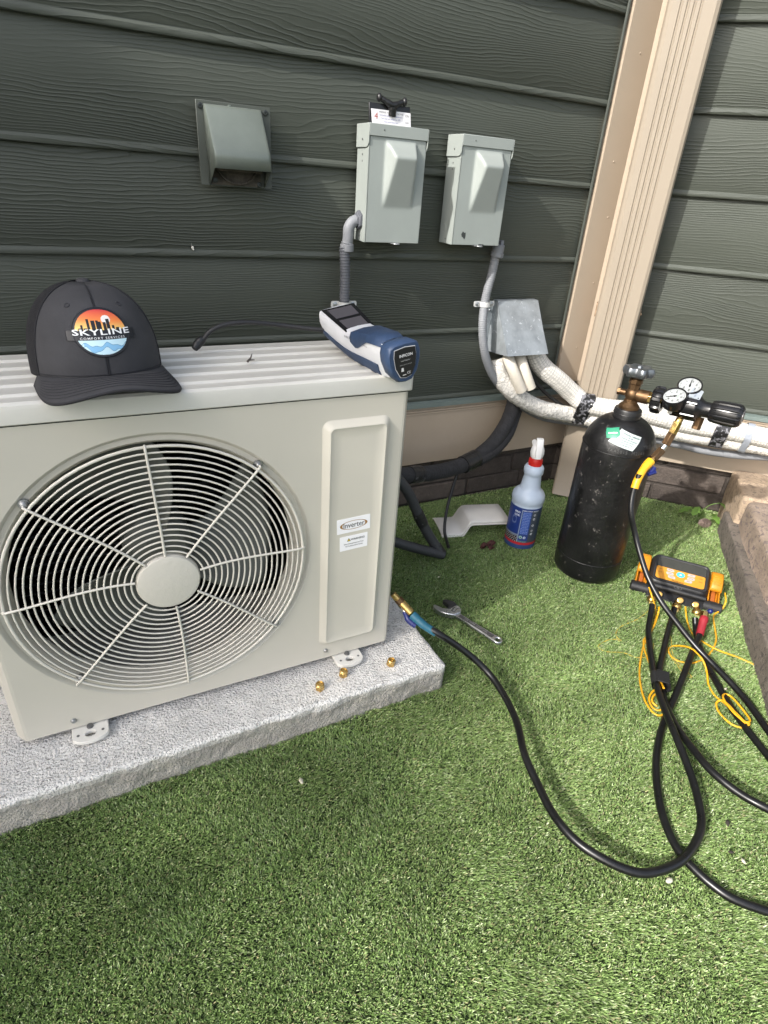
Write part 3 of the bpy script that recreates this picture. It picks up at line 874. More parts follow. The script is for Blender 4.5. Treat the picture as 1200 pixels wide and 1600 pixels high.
    s_.location = (-u.location.x, -u.location.y, -u.location.z)
    cb = MB(); cb.m = Matrix.Translation((cx, gy(.045) - .001, cz)) @ Matrix.Rotation(PI / 2, 4, 'X')
    cb.lathe([(.0, .0045), (.037, .0040), (.0425, .0025), (.0445, -.001), (.0445, -.008), (.0, -.008)], 48)
    o = build(cb, 'centre_disc', mat('hammered_cream', srgb(204, 200, 190), rough=.42, bump=.6, bs=110, bd=.0012), grille, sharp=30)
    o.location = (-u.location.x, -u.location.y, -u.location.z)
    for (x, z) in ((-.092, .468), (.205, .480), (.223, .181), (-.076, .170)):
        mb = MB(); mb.m = Matrix.Translation((x, YF + .004, z)) @ Matrix.Rotation(PI / 2, 4, 'X')
        mb.lathe([(.0, .0085), (.003, .008), (.0055, .005), (.006, .003), (.0068, .003), (.0068, 0)], 16)
        mb.box(-.0035, .0035, -.0005, .0005, .0075, .0092)
        build(mb, 'grille_screw', M_zinc, u, world=True)
    for (x, z) in ((.316, .092), (-.099, .091)):
        mb = MB(); mb.m = Matrix.Translation((x, YF, z)) @ Matrix.Rotation(PI / 2, 4, 'X')
        mb.lathe([(.0, .004), (.003, .0035), (.0045, .001), (.0045, -.001)], 14)
        build(mb, 'screw', M_zinc, u, world=True)
    # raised service panel
    rings = []
    for ins, y in ((0, YF - .0002), (.002, YF - .001), (.008, YF - .0085), (.0105, YF - .0095), (.0125, YF - .0090), (.0145, YF - .0082), (.03, YF - .0082)):
        rings.append([(p_[0], y, p_[1]) for p_ in rrect(.302 + ins, .415 - ins, .107 + ins, .5365 - ins, max(.003, .013 - ins * .5), 6)])
    mb = MB(); mb.loft(rings, True, False); n_ = len(rings[0]); mb.add(rings[-1], [tuple(range(n_))])
    sp = build(mb, 'service_panel', mp, u, world=True, sharp=30)
    # stickers
    def sticker(name, x0, x1, z0, z1, rot, draw, label):
        y = YF - .0082 - .0004
        mb = MB(); c = ((x0 + x1) / 2, (z0 + z1) / 2); cr, sr = math.cos(rot), math.sin(rot)
        w_, h_2 = (x1 - x0) / 2, (z1 - z0) / 2
        def P(a, b, d_=0): return (c[0] + a * cr - b * sr, y - d_, c[1] + a * sr + b * cr)
        mb.usecol = True; mb.col = (.80, .80, .82)
        rr_ = rrect(-w_, w_, -h_2, h_2, .001, 3)
        mb.add([P(*q) for q in rr_] + [P(q[0], q[1], -.0003) for q in rr_], [tuple(range(len(rr_)))] + [(i, (i + 1) % len(rr_), (i + 1) % len(rr_) + len(rr_), i + len(rr_)) for i in range(len(rr_))])
        draw(mb, P, w_, h_2)
        # children of the panel
        v = [(q[0], q[1], q[2]) for q in mb.v]; mb.v = v
        o = build(mb, name, M_vcol, None, sharp=30); o.parent = sp; o.location = (-u.location.x, -u.location.y, -u.location.z)
        o['label'] = label
    def d1(mb, P, w_, h_):
        mb.col = (.30, .16, .05); n_ = 48; vs_ = []; fs_ = []
        for i in range(n_):
            a = 2 * PI * i / n_
            th_ = .0035 * abs(math.cos(a)) ** 3 + .0006
            vs_.append(P(.0245 * math.cos(a), .0082 * math.sin(a), .0002)); vs_.append(P((.0245 - th_) * math.cos(a), (.0082 - .0009) * math.sin(a), .0002))
        for i in range(n_): j = (i + 1) % n_; fs_.append((2 * i, 2 * j, 2 * j + 1, 2 * i + 1))
        mb.add(vs_, fs_)
        mb.text('Inverter', .0145, lambda x, z: P(x, z, .0003), (.015, .015, .015), sx=.80)
    def d2(mb, P, w_, h_):
        mb.col = (.02, .02, .02); mb.add([P(-.0125, .0035, .0002), P(-.0055, .0035, .0002), P(-.009, .0095, .0002)], [(0, 1, 2)])
        mb.col = (.75, .6, .05); mb.add([P(-.0113, .0042, .0003), P(-.0067, .0042, .0003), P(-.009, .0082, .0003)], [(0, 1, 2)])
        mb.col = (.02, .02, .02); mb.box(0, 0, 0, 0, 0, 0) if False else None
        mb.add([P(-.0092, .0048, .0004), P(-.0088, .0048, .0004), P(-.0088, .007, .0004), P(-.0092, .007, .0004)], [(0, 1, 2, 3)])
        mb.text('WARNING', .0052, lambda x, z: P(x + .007, z + .006, .0003), (.02, .02, .02), bold=.012)
        mb.text('Before Servicing Disconnect Power', .0031, lambda x, z: P(x, z - .0015, .0003), (.05, .05, .05), sx=.80, bold=.01)
        mb.text('Wait Ten Minutes Before Opening', .0031, lambda x, z: P(x, z - .0062, .0003), (.05, .05, .05), sx=.72, bold=.01)
    sticker('inverter_sticker', .327, .386, .3425, .3700, R(2.0), d1, 'white sticker reading Inverter in a brown oval')
    sticker('warning_sticker', .333, .383, .3085, .3360, R(2.0), d2, 'grey warning sticker with a yellow triangle')
    # lid with pressed ribs
    L0, L1 = -.181, .4535
    yf = YF - .0035; yb = -.338
    prof = [(yb, .5715), (yf + .003, .5715), (yf, .5735), (yf, .5905), (yf + .0015, .5955), (yf + .006, .5985)]
    y = yf + .016; up = False
    zz = .5985
    while y < yb - .02:
        nz = .5985 if up else .5955
        prof += [(y, zz), (y + .003, nz)]
        zz = nz; y += .021 if up else .018
        up = not up
    prof += [(yb - .006, zz), (yb, zz - .004)]
    mb = MB()
    rings = []
    zm = .585
    for (x, sc, e) in ((L0, .97, 0), (L0 + .003, .99, 0), (L0 + .006, 1, 0), (L1 - .016, 1, 0), (L1 - .008, 1, .002), (L1 - .003, 1, .0075), (L1 - .001, 1, .0125), (L1, 1, .0165)):
        rings.append([(x, max(q[0], yf + e), q[1] if q[1] < zm else zm + (q[1] - zm) * (1 if e < .012 else .93)) for q in prof])
    mb.loft(rings, True, True)
    build(mb, 'lid', mat('lid_paint', srgb(206, 204, 197), rough=.33, var=.05, vs=12, bump=.1, bs=500, bd=.0005, speck=srgb(190, 184, 172), spot_s=40, spot_t=.70), u, world=True, sharp=24)
    mb = MB(); mb.box(X0 + .004, X1 - .004, YF + .003, YB, .5690, .5718)
    build(mb, 'lid_seam', M_dark, u, world=True)
    # mounting feet
    for (x, lab) in ((-.079, None), (.357, None)):
        mb = MB()
        out = [(-.026, 0), (-.026, -.020)] + [(-.016 * math.cos(R(a)) - 0 if False else .026 * math.cos(R(180 + a)), -.020 - .013 * math.sin(R(a))) for a in (15, 35, 55, 75, 90, 105, 125, 145, 165)] + [(.026, -.020), (.026, 0)]
        # plate with a slot: outline + hole bridged by radial quads
        n_ = 40
        hc = (0, -.018)
        def oe(a):
            c, s = math.cos(a), math.sin(a)
            best = 1
            m_ = len(out)
            for i in range(m_):
                x1_, y1_ = out[i][0] - hc[0], out[i][1] - hc[1]; x2_, y2_ = out[(i + 1) % m_][0] - hc[0], out[(i + 1) % m_][1] - hc[1]
                den = c * (y2_ - y1_) - s * (x2_ - x1_)
                if abs(den) < 1e-12: continue
                t_ = (x1_ * (y2_ - y1_) - y1_ * (x2_ - x1_)) / den
                q_ = (x1_ * s - y1_ * c) / den
                if t_ > 0 and -1e-6 <= q_ <= 1 + 1e-6: best = min(best, t_)
            return best
        o_t, i_t, o_b, i_b = [], [], [], []
        zt = .0735
        for i in range(n_):
            a = 2 * PI * i / n_
            r = oe(a); px, py = hc[0] + r * math.cos(a), hc[1] + r * math.sin(a)
            hx, hy = hc[0] + .0078 * math.cos(a), hc[1] + .0055 * math.sin(a)
            o_t.append((x + px, YF + py, zt)); i_t.append((x + hx, YF + hy, zt)); o_b.append((x + px, YF + py, zt - .006)); i_b.append((x + hx, YF + hy, zt - .006))
        mb.loft([i_b, i_t, o_t, o_b], True, False)
        mb.box(x - .026, x + .026, YF - .001, YF + .06, zt - .009, zt - .0003)
        mb.box(x - .022, x + .022, YF + .0, YF + .05, .0600, zt - .008)
        f_ = build(mb, 'mounting_foot', mat('foot_paint', srgb(214, 212, 206), rough=.4, var=.05, vs=40), u, world=True, sharp=35, bevel=.0008)
        hb_ = MB()
        for dx_ in (-.0175, .0175):
            hb_.lathe([(0, 0)], 3) if False else None
            hb_.m = Matrix.Translation((x + dx_, YF - .017, zt + .0002)); hb_.lathe([(.0022, 0), (.0022, .0002)], 12)
        hb_.m = Matrix.Translation((x, YF - .004, zt)); hb_.lathe([(.005, 0), (.0045, .003), (.001, .0035)], 12)
        for q in build_each(hb_, 'bolt_hole', mat('grey_hole', (.1, .1, .1), rough=.6), None): q.parent = f_; q.location = (-u.location.x, -u.location.y, -u.location.z)
    # base pan edge below the sides
    mb = MB(); mb.box(X0 + .012, X1 - .012, YF + .012, YB, .0665, .0750)
    build(mb, 'base_pan', mat('base_pan_metal', (.25, .25, .24), rough=.5, metal=.5), u, world=True)
    # service valve cover on the right side, mostly behind the corner
    mb = MB(); mb.prism(rrect(-.470, -.372, .13, .52, .02, 5), X1 - .001, X1 + .012, 'x')
    build(mb, 'valve_cover', mp, u, world=True, bevel=.005, seg=3)
    mb = MB()
    for z in (.55, .30, .16): 
        mb.m = Matrix.Translation((X1, -.54, z)) @ Matrix.Rotation(PI / 2, 4, 'Y'); mb.lathe([(.0045, 0), (.004, .002), (.0, .003)], 12)
    build_each(mb, 'side_screw', M_zinc, u, world=True)
outdoor_unit()

def conc(name, loc, lab, yw):
    t = thing(name, loc, lab, 'brass cap', 'brass flare caps on the pad', rot=(R(8), R(-5), yw))
    hexm = MB()
    hexm.lathe([(.0078, 0), (.0085, .0008), (.0085, .0095), (.0078, .0105)], 6)
    build(hexm, 'hexagon', M_brass, t, sharp=20, bevel=.0006)
    d = MB(); d.lathe([(.0074, .0095), (.0072, .0120), (.0060, .0132), (.0052, .0128), (.0048, .0112), (0.0, .0112)], 20)
    build(d, 'rim', M_brass, t, sharp=40)
for loc, lab, yw in (((.284, -.627, .0615), 'brass cap furthest left, at the front edge of the concrete pad', .3), ((.334, -.613, .0615), 'brass cap in the middle, right below the white mounting foot', 1.1), ((.427, -.621, .0615), 'brass cap furthest right, alone near the pad corner', .8)):
    conc('brass_cap', loc, lab, yw)

# ================================================================ cap on the lid
def cap():
    c = thing('baseball_cap', (.0200, -.462, .5985), 'dark grey baseball cap with a round skyline patch on the unit lid', 'cap', rot=(R(0), 0, R(6)))
    A, Bf, Bb, H = .0810, .0930, .0930, .108
    def crown(th, t):
        """th from the front (-y), t 0 at the rim to 1 at the button"""
        f = (1 - t ** 2.6) ** (1 / 2.35)
        cb = math.cos(th)
        fy = Bf if cb > 0 else Bb
        # front panels stand up before curving back
        k = f
        x = A * math.sin(th) * k
        y = -fy * cb * k
        y += .016 * t * t
        sag = .012 * max(0, cb) - .001
        z = H * t + .006 + sag * (1 - t) 
        return Vector((x, y, z))
    def nrm(th, t):
        e = 1e-3
        a = crown(th + e, t) - crown(th - e, t); b = crown(th, min(t + e, .999)) - crown(th, t - e)
        return a.cross(b).normalized()
    TF = R(64)
    mfab = mat('charcoal_cotton', (.046, .046, .051), rough=.88, var=.22, vs=22, bump=.5, bs=900, bd=.0006, speck=(.3, .3, .3), spot_s=100, spot_t=.83)
    mmesh = mat('black_mesh_fabric', (.009, .009, .012), rough=.85, bump=1.0, bs=700, bd=.0015, var=.5, vs=600)
    for nm, th0, th1 in (('left_front_panel', -TF, 0), ('right_front_panel', 0, TF)):
        mb = MB()
        def fn(uu, vv_, th0=th0, th1=th1):
            t = vv_ * .992
            q = crown(th0 + (th1 - th0) * uu, t)
            q = q + nrm(th0 + (th1 - th0) * uu, max(.01, t)) * (.0009 * math.sin(PI * uu) ** .4) 
            q += Vector((0, 0, .0006)) * noise.noise(q * 40)
            return q
        mb.grid(fn, 30, 34)
        o = build(mb, 'front_panel', mfab, c, sharp=60)
        sm = o.modifiers.new('thick', 'SOLIDIFY'); sm.thickness = .0015; sm.offset = -1
    mb = MB()
    mb.grid(lambda uu, vv_: crown(TF + (2 * PI - 2 * TF) * uu, vv_ * .992) - nrm(TF + (2 * PI - 2 * TF) * uu, max(.01, vv_ * .99)) * .0012, 64, 30)
    o = build(mb, 'mesh_back', mmesh, c, sharp=60)
    sm = o.modifiers.new('thick', 'SOLIDIFY'); sm.thickness = .001; sm.offset = -1
    mb = MB(); tp = crown(0, .999)
    mb.m = Matrix.Translation((0, tp.y, tp.z - .001)); mb.lathe([(.0078, -.001), (.0082, .001), (.0065, .0035), (.003, .0045), (0, .0047)], 20)
    build(mb, 'button', mfab, c)
    # eyelets and seams
    for th_, t_ in ((R(-30), .80), (R(30), .80)):
        q = crown(th_, t_); n_ = nrm(th_, t_)
        mb = MB(); pts = []
        fr = frame(q + n_ * .0012, n_.cross(Vector((0, 0, 1))), n_)
        mb.m = fr
        mb.tube([(.0028 * math.cos(2 * PI * k / 14), .0028 * math.sin(2 * PI * k / 14), 0) for k in range(14)], .0008, 6, closed=True)
        build(mb, 'eyelet', mat('eyelet_thread', (.035, .035, .042), rough=.8), c)
        mb = MB(); mb.m = fr; mb.lathe([(.0021, -.0008), (.0021, -.0004)], 12); build(mb, 'eyelet_hole', M_dark, c)
    thr = mat('dark_thread', (.018, .018, .022), rough=.8)
    mb = MB()
    mb.tube([crown(0, t) + nrm(0, t) * .0008 for t in [i / 40 for i in range(1, 40)]], .0006, 5)
    for s_ in (-1, 1):
        mb.tube([crown(s_ * TF * .985, t) + nrm(s_ * TF * .985, t) * .0009 for t in [i / 40 for i in range(1, 40)]], .0007, 5)
    mb.tube([crown(-TF + 2 * TF * i / 40, .045) + nrm(-TF + 2 * TF * i / 40, .045) * .0010 for i in range(41)], .0006, 5)
    build(mb, 'seam', thr, c)
    # brim
    def brim(s, r):
        th_ = s * R(66)
        b0 = crown(th_, 0.0)
        ox = .0800 * math.sin(s * PI / 2 * .97) * (1.0)
        oy = -(.046 + .118 * (1 - abs(s) ** 3.0) ** .60) if abs(s) < 1 else -.046
        P = Vector((b0.x + (ox - b0.x) * r, b0.y * 1 + (oy - b0.y) * r, 0))
        xx = P.x / .0800
        z = .0320 - .0300 * abs(xx) ** 1.8 - .010 * r * (1 - xx * xx)
        P.z = b0.z * (1 - r) ** 1.5 + z * (1 - (1 - r) ** 1.5)
        return P
    def bn(s, r):
        e = .004
        a = brim(min(.999, s + e), r) - brim(max(-.999, s - e), r); b = brim(s, min(1, r + e)) - brim(s, max(0, r - e))
        n_ = a.cross(b).normalized()
        return n_ if n_.z > 0 else -n_
    mb = MB(); mb.grid(lambda uu, vv_: brim(-1 + 2 * uu, vv_), 60, 16)
    o = build(mb, 'brim', mfab, c, sharp=60)
    sm = o.modifiers.new('thick', 'SOLIDIFY'); sm.thickness = .0042; sm.offset = 0
    bb = MB()
    for r_ in (.26, .36, .46, .56, .66, .76, .86):
        bb.tube([brim(-1 + 2 * i / 60, r_) + bn(-1 + 2 * i / 60, r_) * .00215 for i in range(3, 58)], .0006, 5)
    bb.tube([brim(-1 + 2 * i / 60, .999) for i in range(0, 61)], .0019, 6)
    s_ = build(bb, 'brim_stitching', thr, o)
    # embroidered patch, wrapped on the front
    t0 = .52; r0 = .0300
    def PW(x, z, d_=0.0):
        t = t0 + z / .117
        q0 = crown(0, t)
        th_ = x / (A * .98 * (1 - min(.97, max(0, t)) ** 2.6) ** (1 / 2.35))
        q = crown(th_ * 1.0, t); n_ = nrm(th_, t)
        return q + n_ * (.0012 + d_)
    blk = (.010, .011, .016)
    bld = [(-.024, .004), (-.0215, .008), (-.0165, .0060), (-.019, .0110), (-.0135, .017), (-.0110, .0165), (-.0070, .0145), (-.0050, .014), (-.0015, .0148), (.0015, .0128), (.0065, .0125), (.0085, .0095), (.0105, .0155), (.0135, .0160), (.0165, .0085), (.0205, .0060), (.0235, .0045)]
    def skyh(x):
        segs = [(-.026, -.0235, .0035), (-.0235, -.0205, .0062), (-.0205, -.0185, .0100), (-.0180, -.0140, .0062), (-.0138, -.0110, .0172), (-.0090, -.0050, .0150), (-.0040, -.0012, .0152), (-.0012, .0012, .0135), (.0030, .0062, .0128), (.0068, .0105, .0165), (.0125, .0150, .0085), (.0165, .0200, .0058)]
        h = .0030
        for a, b, z in segs:
            if a <= x <= b: h = max(h, z)
        return h
    def colr(x, z):
        rr_ = math.hypot(x, z)
        band = abs(x) < .0375 and -.0085 < z < .0035
        if rr_ > r0 and not band: return None
        if band or rr_ > r0 - .0023: return blk
        if z > 0:
            if z < skyh(x): return blk
            if math.hypot(x - .0072, z - .0158) < .0050: return (.9, .86, .82)
            f = max(0, min(1, (z - .004) / .024 + .1 * x / .03))
            if f < .45:
                k = f / .45; a, b = (.95, .66, .20), (.90, .26, .06)
            else:
                k = (f - .45) / .55; a, b = (.90, .26, .06), (.68, .05, .06)
            return tuple(a[i] + (b[i] - a[i]) * k for i in range(3))
        zz = z + .016
        w1 = .0022 * math.sin(x * 260 + .5) + .0012 * math.sin(x * 560) + .0010
        w2 = w1 - .0062 + .0018 * math.sin(x * 330 + 2)
        if abs(zz - w1) < .0004 or abs(zz - w2) < .00035: return (.12, .32, .52)
        if w2 < zz < w1 and abs(x) < .021: return (.25, .53, .80)
        return (.60, .82, .92)
    W_ = .039
    mb = MB(); NG = 170
    mb.grid(lambda uu, vv_: PW((uu - .5) * 2 * W_, (vv_ - .5) * 2 * .033, .0012), NG, NG, lambda uu, vv_: colr((uu - .5) * 2 * W_, (vv_ - .5) * 2 * .033))
    p_ = build(mb, 'patch', M_vcol, c, sharp=180, label='round patch with an orange sky, black skyline and blue water')
    mb = MB()   # thickness of the rubber edge
    for r_, dd in ((r0 + .0002, .0009),):
        mb.tube([PW(r_ * math.cos(2 * PI * k / 80), r_ * math.sin(2 * PI * k / 80), .0006) for k in range(80)], .0009, 6, closed=True)
    mb.tube([PW(x, z, .0005) for x, z in ((-.0375, .0035), (-.0375, -.0085))], .0009, 6)
    mb.tube([PW(x, z, .0005) for x, z in ((.0375, .0035), (.0375, -.0085))], .0009, 6)
    build(mb, 'patch_edge', mat('patch_rubber', (.012, .013, .018), rough=.5), p_)
    mb = MB()
    mb.text('SKYLINE', .0132, lambda x, z: PW(x, z * .76 + .0006, .0019), (.88, .88, .88), bold=.018, sx=1.20, space=1.06)
    mb.text('COMFORT SERVICES', .0040, lambda x, z: PW(x, z - .0066, .0019), (.80, .80, .80), bold=.005, sx=1.05, space=1.3)
    build(mb, 'patch_lettering', M_vcol, p_, sharp=180)
cap()

# ================================================================ leak detector on the lid
def detector():
    d = thing('leak_detector', (.413, -.598, .5985), 'white and navy handheld leak detector with screen, across the right end of the lid', 'leak detector', rot=(R(1), R(-9.5), R(5)))
    mw = mat('white_detector_shell', (.62, .63, .66), rough=.35, var=.08, vs=30, speck=(.3, .31, .34), spot_s=60, spot_t=.74)
    mn = mat('navy_rubber', (.022, .045, .10), rough=.55, var=.3, vs=40, bump=.2, bs=300)
    # stations along the body: y, half width at the top, half width at the bottom, height, base z
    st = [(0.0, .0190, .010, .0535, 0.004), (.012, .0205, .012, .0545, .003), (.03, .0225, .014, .056, .000), (.07, .0228, .015, .052, .001), (.105, .0255, .017, .049, .003), (.125, .028, .019, .050, .006), (.155, .0315, .021, .058, .013), (.186, .0335, .023, .066, .021)]
    def sec(y, wt, wb, h, b, e=0.0):
        pts = []
        pr_ = [(-wb, b), (-wb - (wt - wb) * .45, b + (h - b) * .18), (-wt, b + (h - b) * .62), (-wt + .0005, h - .006), (-wt + .002, h - .002), (-wt + .006, h), (0, h + .001), (wt - .006, h), (wt - .002, h - .002), (wt - .0005, h - .006), (wt, b + (h - b) * .62), (wb + (wt - wb) * .45, b + (h - b) * .18), (wb, b), (0, b - .001)]
        return [(x_ * (1 + e), y, z_) for x_, z_ in pr_]
    mb = MB(); mb.loft([sec(*s_) for s_ in st], True, True)
    build(mb, 'body', mw, d, sharp=40)
    # lower navy shell
    mb = MB(); rr_ = []
    for (y, wt, wb, h, b) in st[1:]:
        k = .30
        zz = b + (h - b) * .34
        xx = wb + (wt - wb) * .72
        rr_.append([(-xx - .0012, y, zz), (-wb - .0022 - (wt - wb) * .38, y, b + (h - b) * .14), (-wb - .0005, y, b - .0012), (wb + .0005, y, b - .0012), (wb + .0022 + (wt - wb) * .38, y, b + (h - b) * .14), (xx + .0012, y, zz)])
    mb.loft(rr_[1:], True, True)
    build(mb, 'lower_shell', mn, d, sharp=30)
    # grip
    mb = MB(); gr = []
    for k in range(13):
        f = k / 12; y = .014 + .088 * f
        hw = .0165 + .006 * f
        # height of the back by interpolation
        for a, b_ in zip(st[:-1], st[1:]):
            if a[0] <= y <= b_[0]:
                q = (y - a[0]) / (b_[0] - a[0]); h = a[3] + (b_[3] - a[3]) * q; wt = a[1] + (b_[1] - a[1]) * q; break
        sl = .016 * max(0, 1 - abs(f - .8) * 2.6) + .004
        e = .0022 * min(1, min(f, 1 - f) * 7) + .0003
        gr.append([(-wt - e * .4, y, h - sl - .002), (-wt - e, y, h - .006), (-hw, y, h + e + .0006), (0, y, h + e + .0026), (hw, y, h + e + .0006), (wt + e, y, h - .006), (wt + e * .4, y, h - sl - .002)])
    mb.loft(gr, False, False)
    build(mb, 'grip', mn, d, sharp=50)
    # screen in a black bezel
    def SP(x, y, e):     # point on the sloping head face
        f = (y - .125) / .061
        return (x * (1 + .15 * f), y, .050 + .016 * f + .0014 + e)
    def quad(mb, x0, x1, y0, y1, e, th=.0012):
        vs_ = [SP(x0, y0, e), SP(x1, y0, e), SP(x1, y1, e), SP(x0, y1, e), SP(x0, y0, e - th), SP(x1, y0, e - th), SP(x1, y1, e - th), SP(x0, y1, e - th)]
        mb.add(vs_, [(0, 1, 2, 3), (7, 6, 5, 4), (0, 4, 5, 1), (1, 5, 6, 2), (2, 6, 7, 3), (3, 7, 4, 0)])
    mb = MB(); quad(mb, -.0255, .0255, .1130, .1835, .0)
    sc = build(mb, 'screen', mat('black_glass', (.01, .01, .012), rough=.12, spec=.6), d)
    mb = MB(); quad(mb, -.0185, .0185, .120, .144, .0006, .0004); quad(mb, -.019, .019, .151, .178, .0006, .0004)
    build(mb, 'display', mat('grey_display', (.085, .08, .09), rough=.2), sc)
    # end cap
    def er(y, s_, ins=0.0):
        o_ = [(0, -.002), (.012, .0), (.022, .012), (.0285, .032), (.029, .045), (.026, .055), (.018, .0595), (0, .0605)]
        o_ = o_ + [(-a, b) for a, b in o_[-2:0:-1]]
        return [(a * s_, y, .030 + (b - .030) * s_) for a, b in o_]
    mb = MB(); mb.loft([er(.012, .88), er(.010, .92), er(-.006, .95), er(-.012, .91), er(-.0135, .86)], True, True)
    ec = build(mb, 'end_cap', mn, d, sharp=40)
    mb = MB(); mb.usecol = True; mb.col = (.008, .008, .009)
    pl = [(0, .006), (.010, .0085), (.0175, .023), (.0195, .040), (.0180, .0515), (0, .0535)]
    pl = pl + [(-a, b) for a, b in pl[-2:0:-1]]
    pl = [(a * .92, .030 + (b - .030) * .92) for a, b in pl]
    mb.prism(pl, -.0148, -.0130, 'y')
    e = -.01495
    mb.col = (.55, .55, .57)
    n_ = len(pl); pl2 = [(a * 1.05, .030 + (b - .030) * 1.05) for a, b in pl]
    mb.add([(a, -.0137, b) for a, b in pl] + [(a, -.0137, b) for a, b in pl2], [(i, (i + 1) % n_, (i + 1) % n_ + n_, i + n_) for i in range(n_)])
    mb.text('INFICON', .0058, lambda x, z: (x + .001, e, z + .0405), (.7, .7, .72), bold=.01, sx=.95)
    mb.text('Leak Detector', .0026, lambda x, z: (x, e, z + .0335), (.5, .5, .5))
    mb.text('made in service use only', .002, lambda x, z: (x, e, z + .0275), (.4, .4, .4))
    mb.text('CE', .0052, lambda x, z: (x + .0045, e, z + .0145), (.6, .6, .6))
    mb.col = (.55, .55, .55)
    mb.add([(-.008, e, .018), (-.0035, e, .018), (-.0042, e, .0235), (-.0073, e, .0235)], [(0, 1, 2, 3)])
    mb.add([(-.006, e, .0120), (.0, e, .0120), (.0, e, .0132), (-.006, e, .0132)], [(0, 1, 2, 3)])
    build(mb, 'end_plate', M_vcol, ec, sharp=30)
    # side lettering on the camera side
    mb = MB()
    def LS(x, z):
        y = .086 - x; h = .052
        return (-.0232 - .0012 - .0022 * max(0, (y - .07) / .035) , y, .0415 + z)
    mb.text('INFICON', .0052, lambda x, z: (LS(x - .018, z)[0], LS(x - .018, z)[1], LS(x - .018, z)[2]), (.06, .07, .09), bold=.01, sx=1.1)
    mb.text('D-TEK Stratus', .0040, lambda x, z: LS(x + .022, z - .0008), (.06, .07, .09), sx=1.1)
    build(mb, 'side_lettering', M_vcol, d, sharp=180)
    # gooseneck probe
    root = d.matrix_basis
    inv = (Matrix.Translation(d.location) @ d.rotation_euler.to_matrix().to_4x4()).inverted()
    pts = [inv @ p_ for p_ in smooth([(.3990, -.430, .6290)] + PT['probe'], 8)]
    mb = MB(); rr_ = [.0034 + (.00035 if i % 2 else 0) for i in range(len(pts))]
    mb.tube(pts, rr_, 10)
    pb = build(mb, 'probe', mat('gooseneck', (.018, .018, .02), rough=.5, var=.2, vs=50), d, sharp=80)
    pts = [inv @ Vector(p_) for p_ in PT['probe_tip']]
    mb = MB(); mb.tube(smooth(pts, 4), [.0048, .0062, .0066, .0068, .0066, .0066, .0064, .0052, .0048], 14)
    build(mb, 'probe_tip', M_blackplastic, pb, sharp=50)
detector()

# small twig on the lid
t_ = MB(); t_.tube([(.222, -.468, .6005), (.228, -.466, .606), (.230, -.467, .6125)], [.0018, .0012, .0004], 6); t_.tube([(.226, -.467, .603), (.234, -.464, .602)], [.0012, .0006], 6)
tag(build(t_, 'twig', mat('twig_bark', (.06, .05, .045), rough=.9)), 'tiny dark twig lying on the ribbed lid between cap and detector', 'twig')

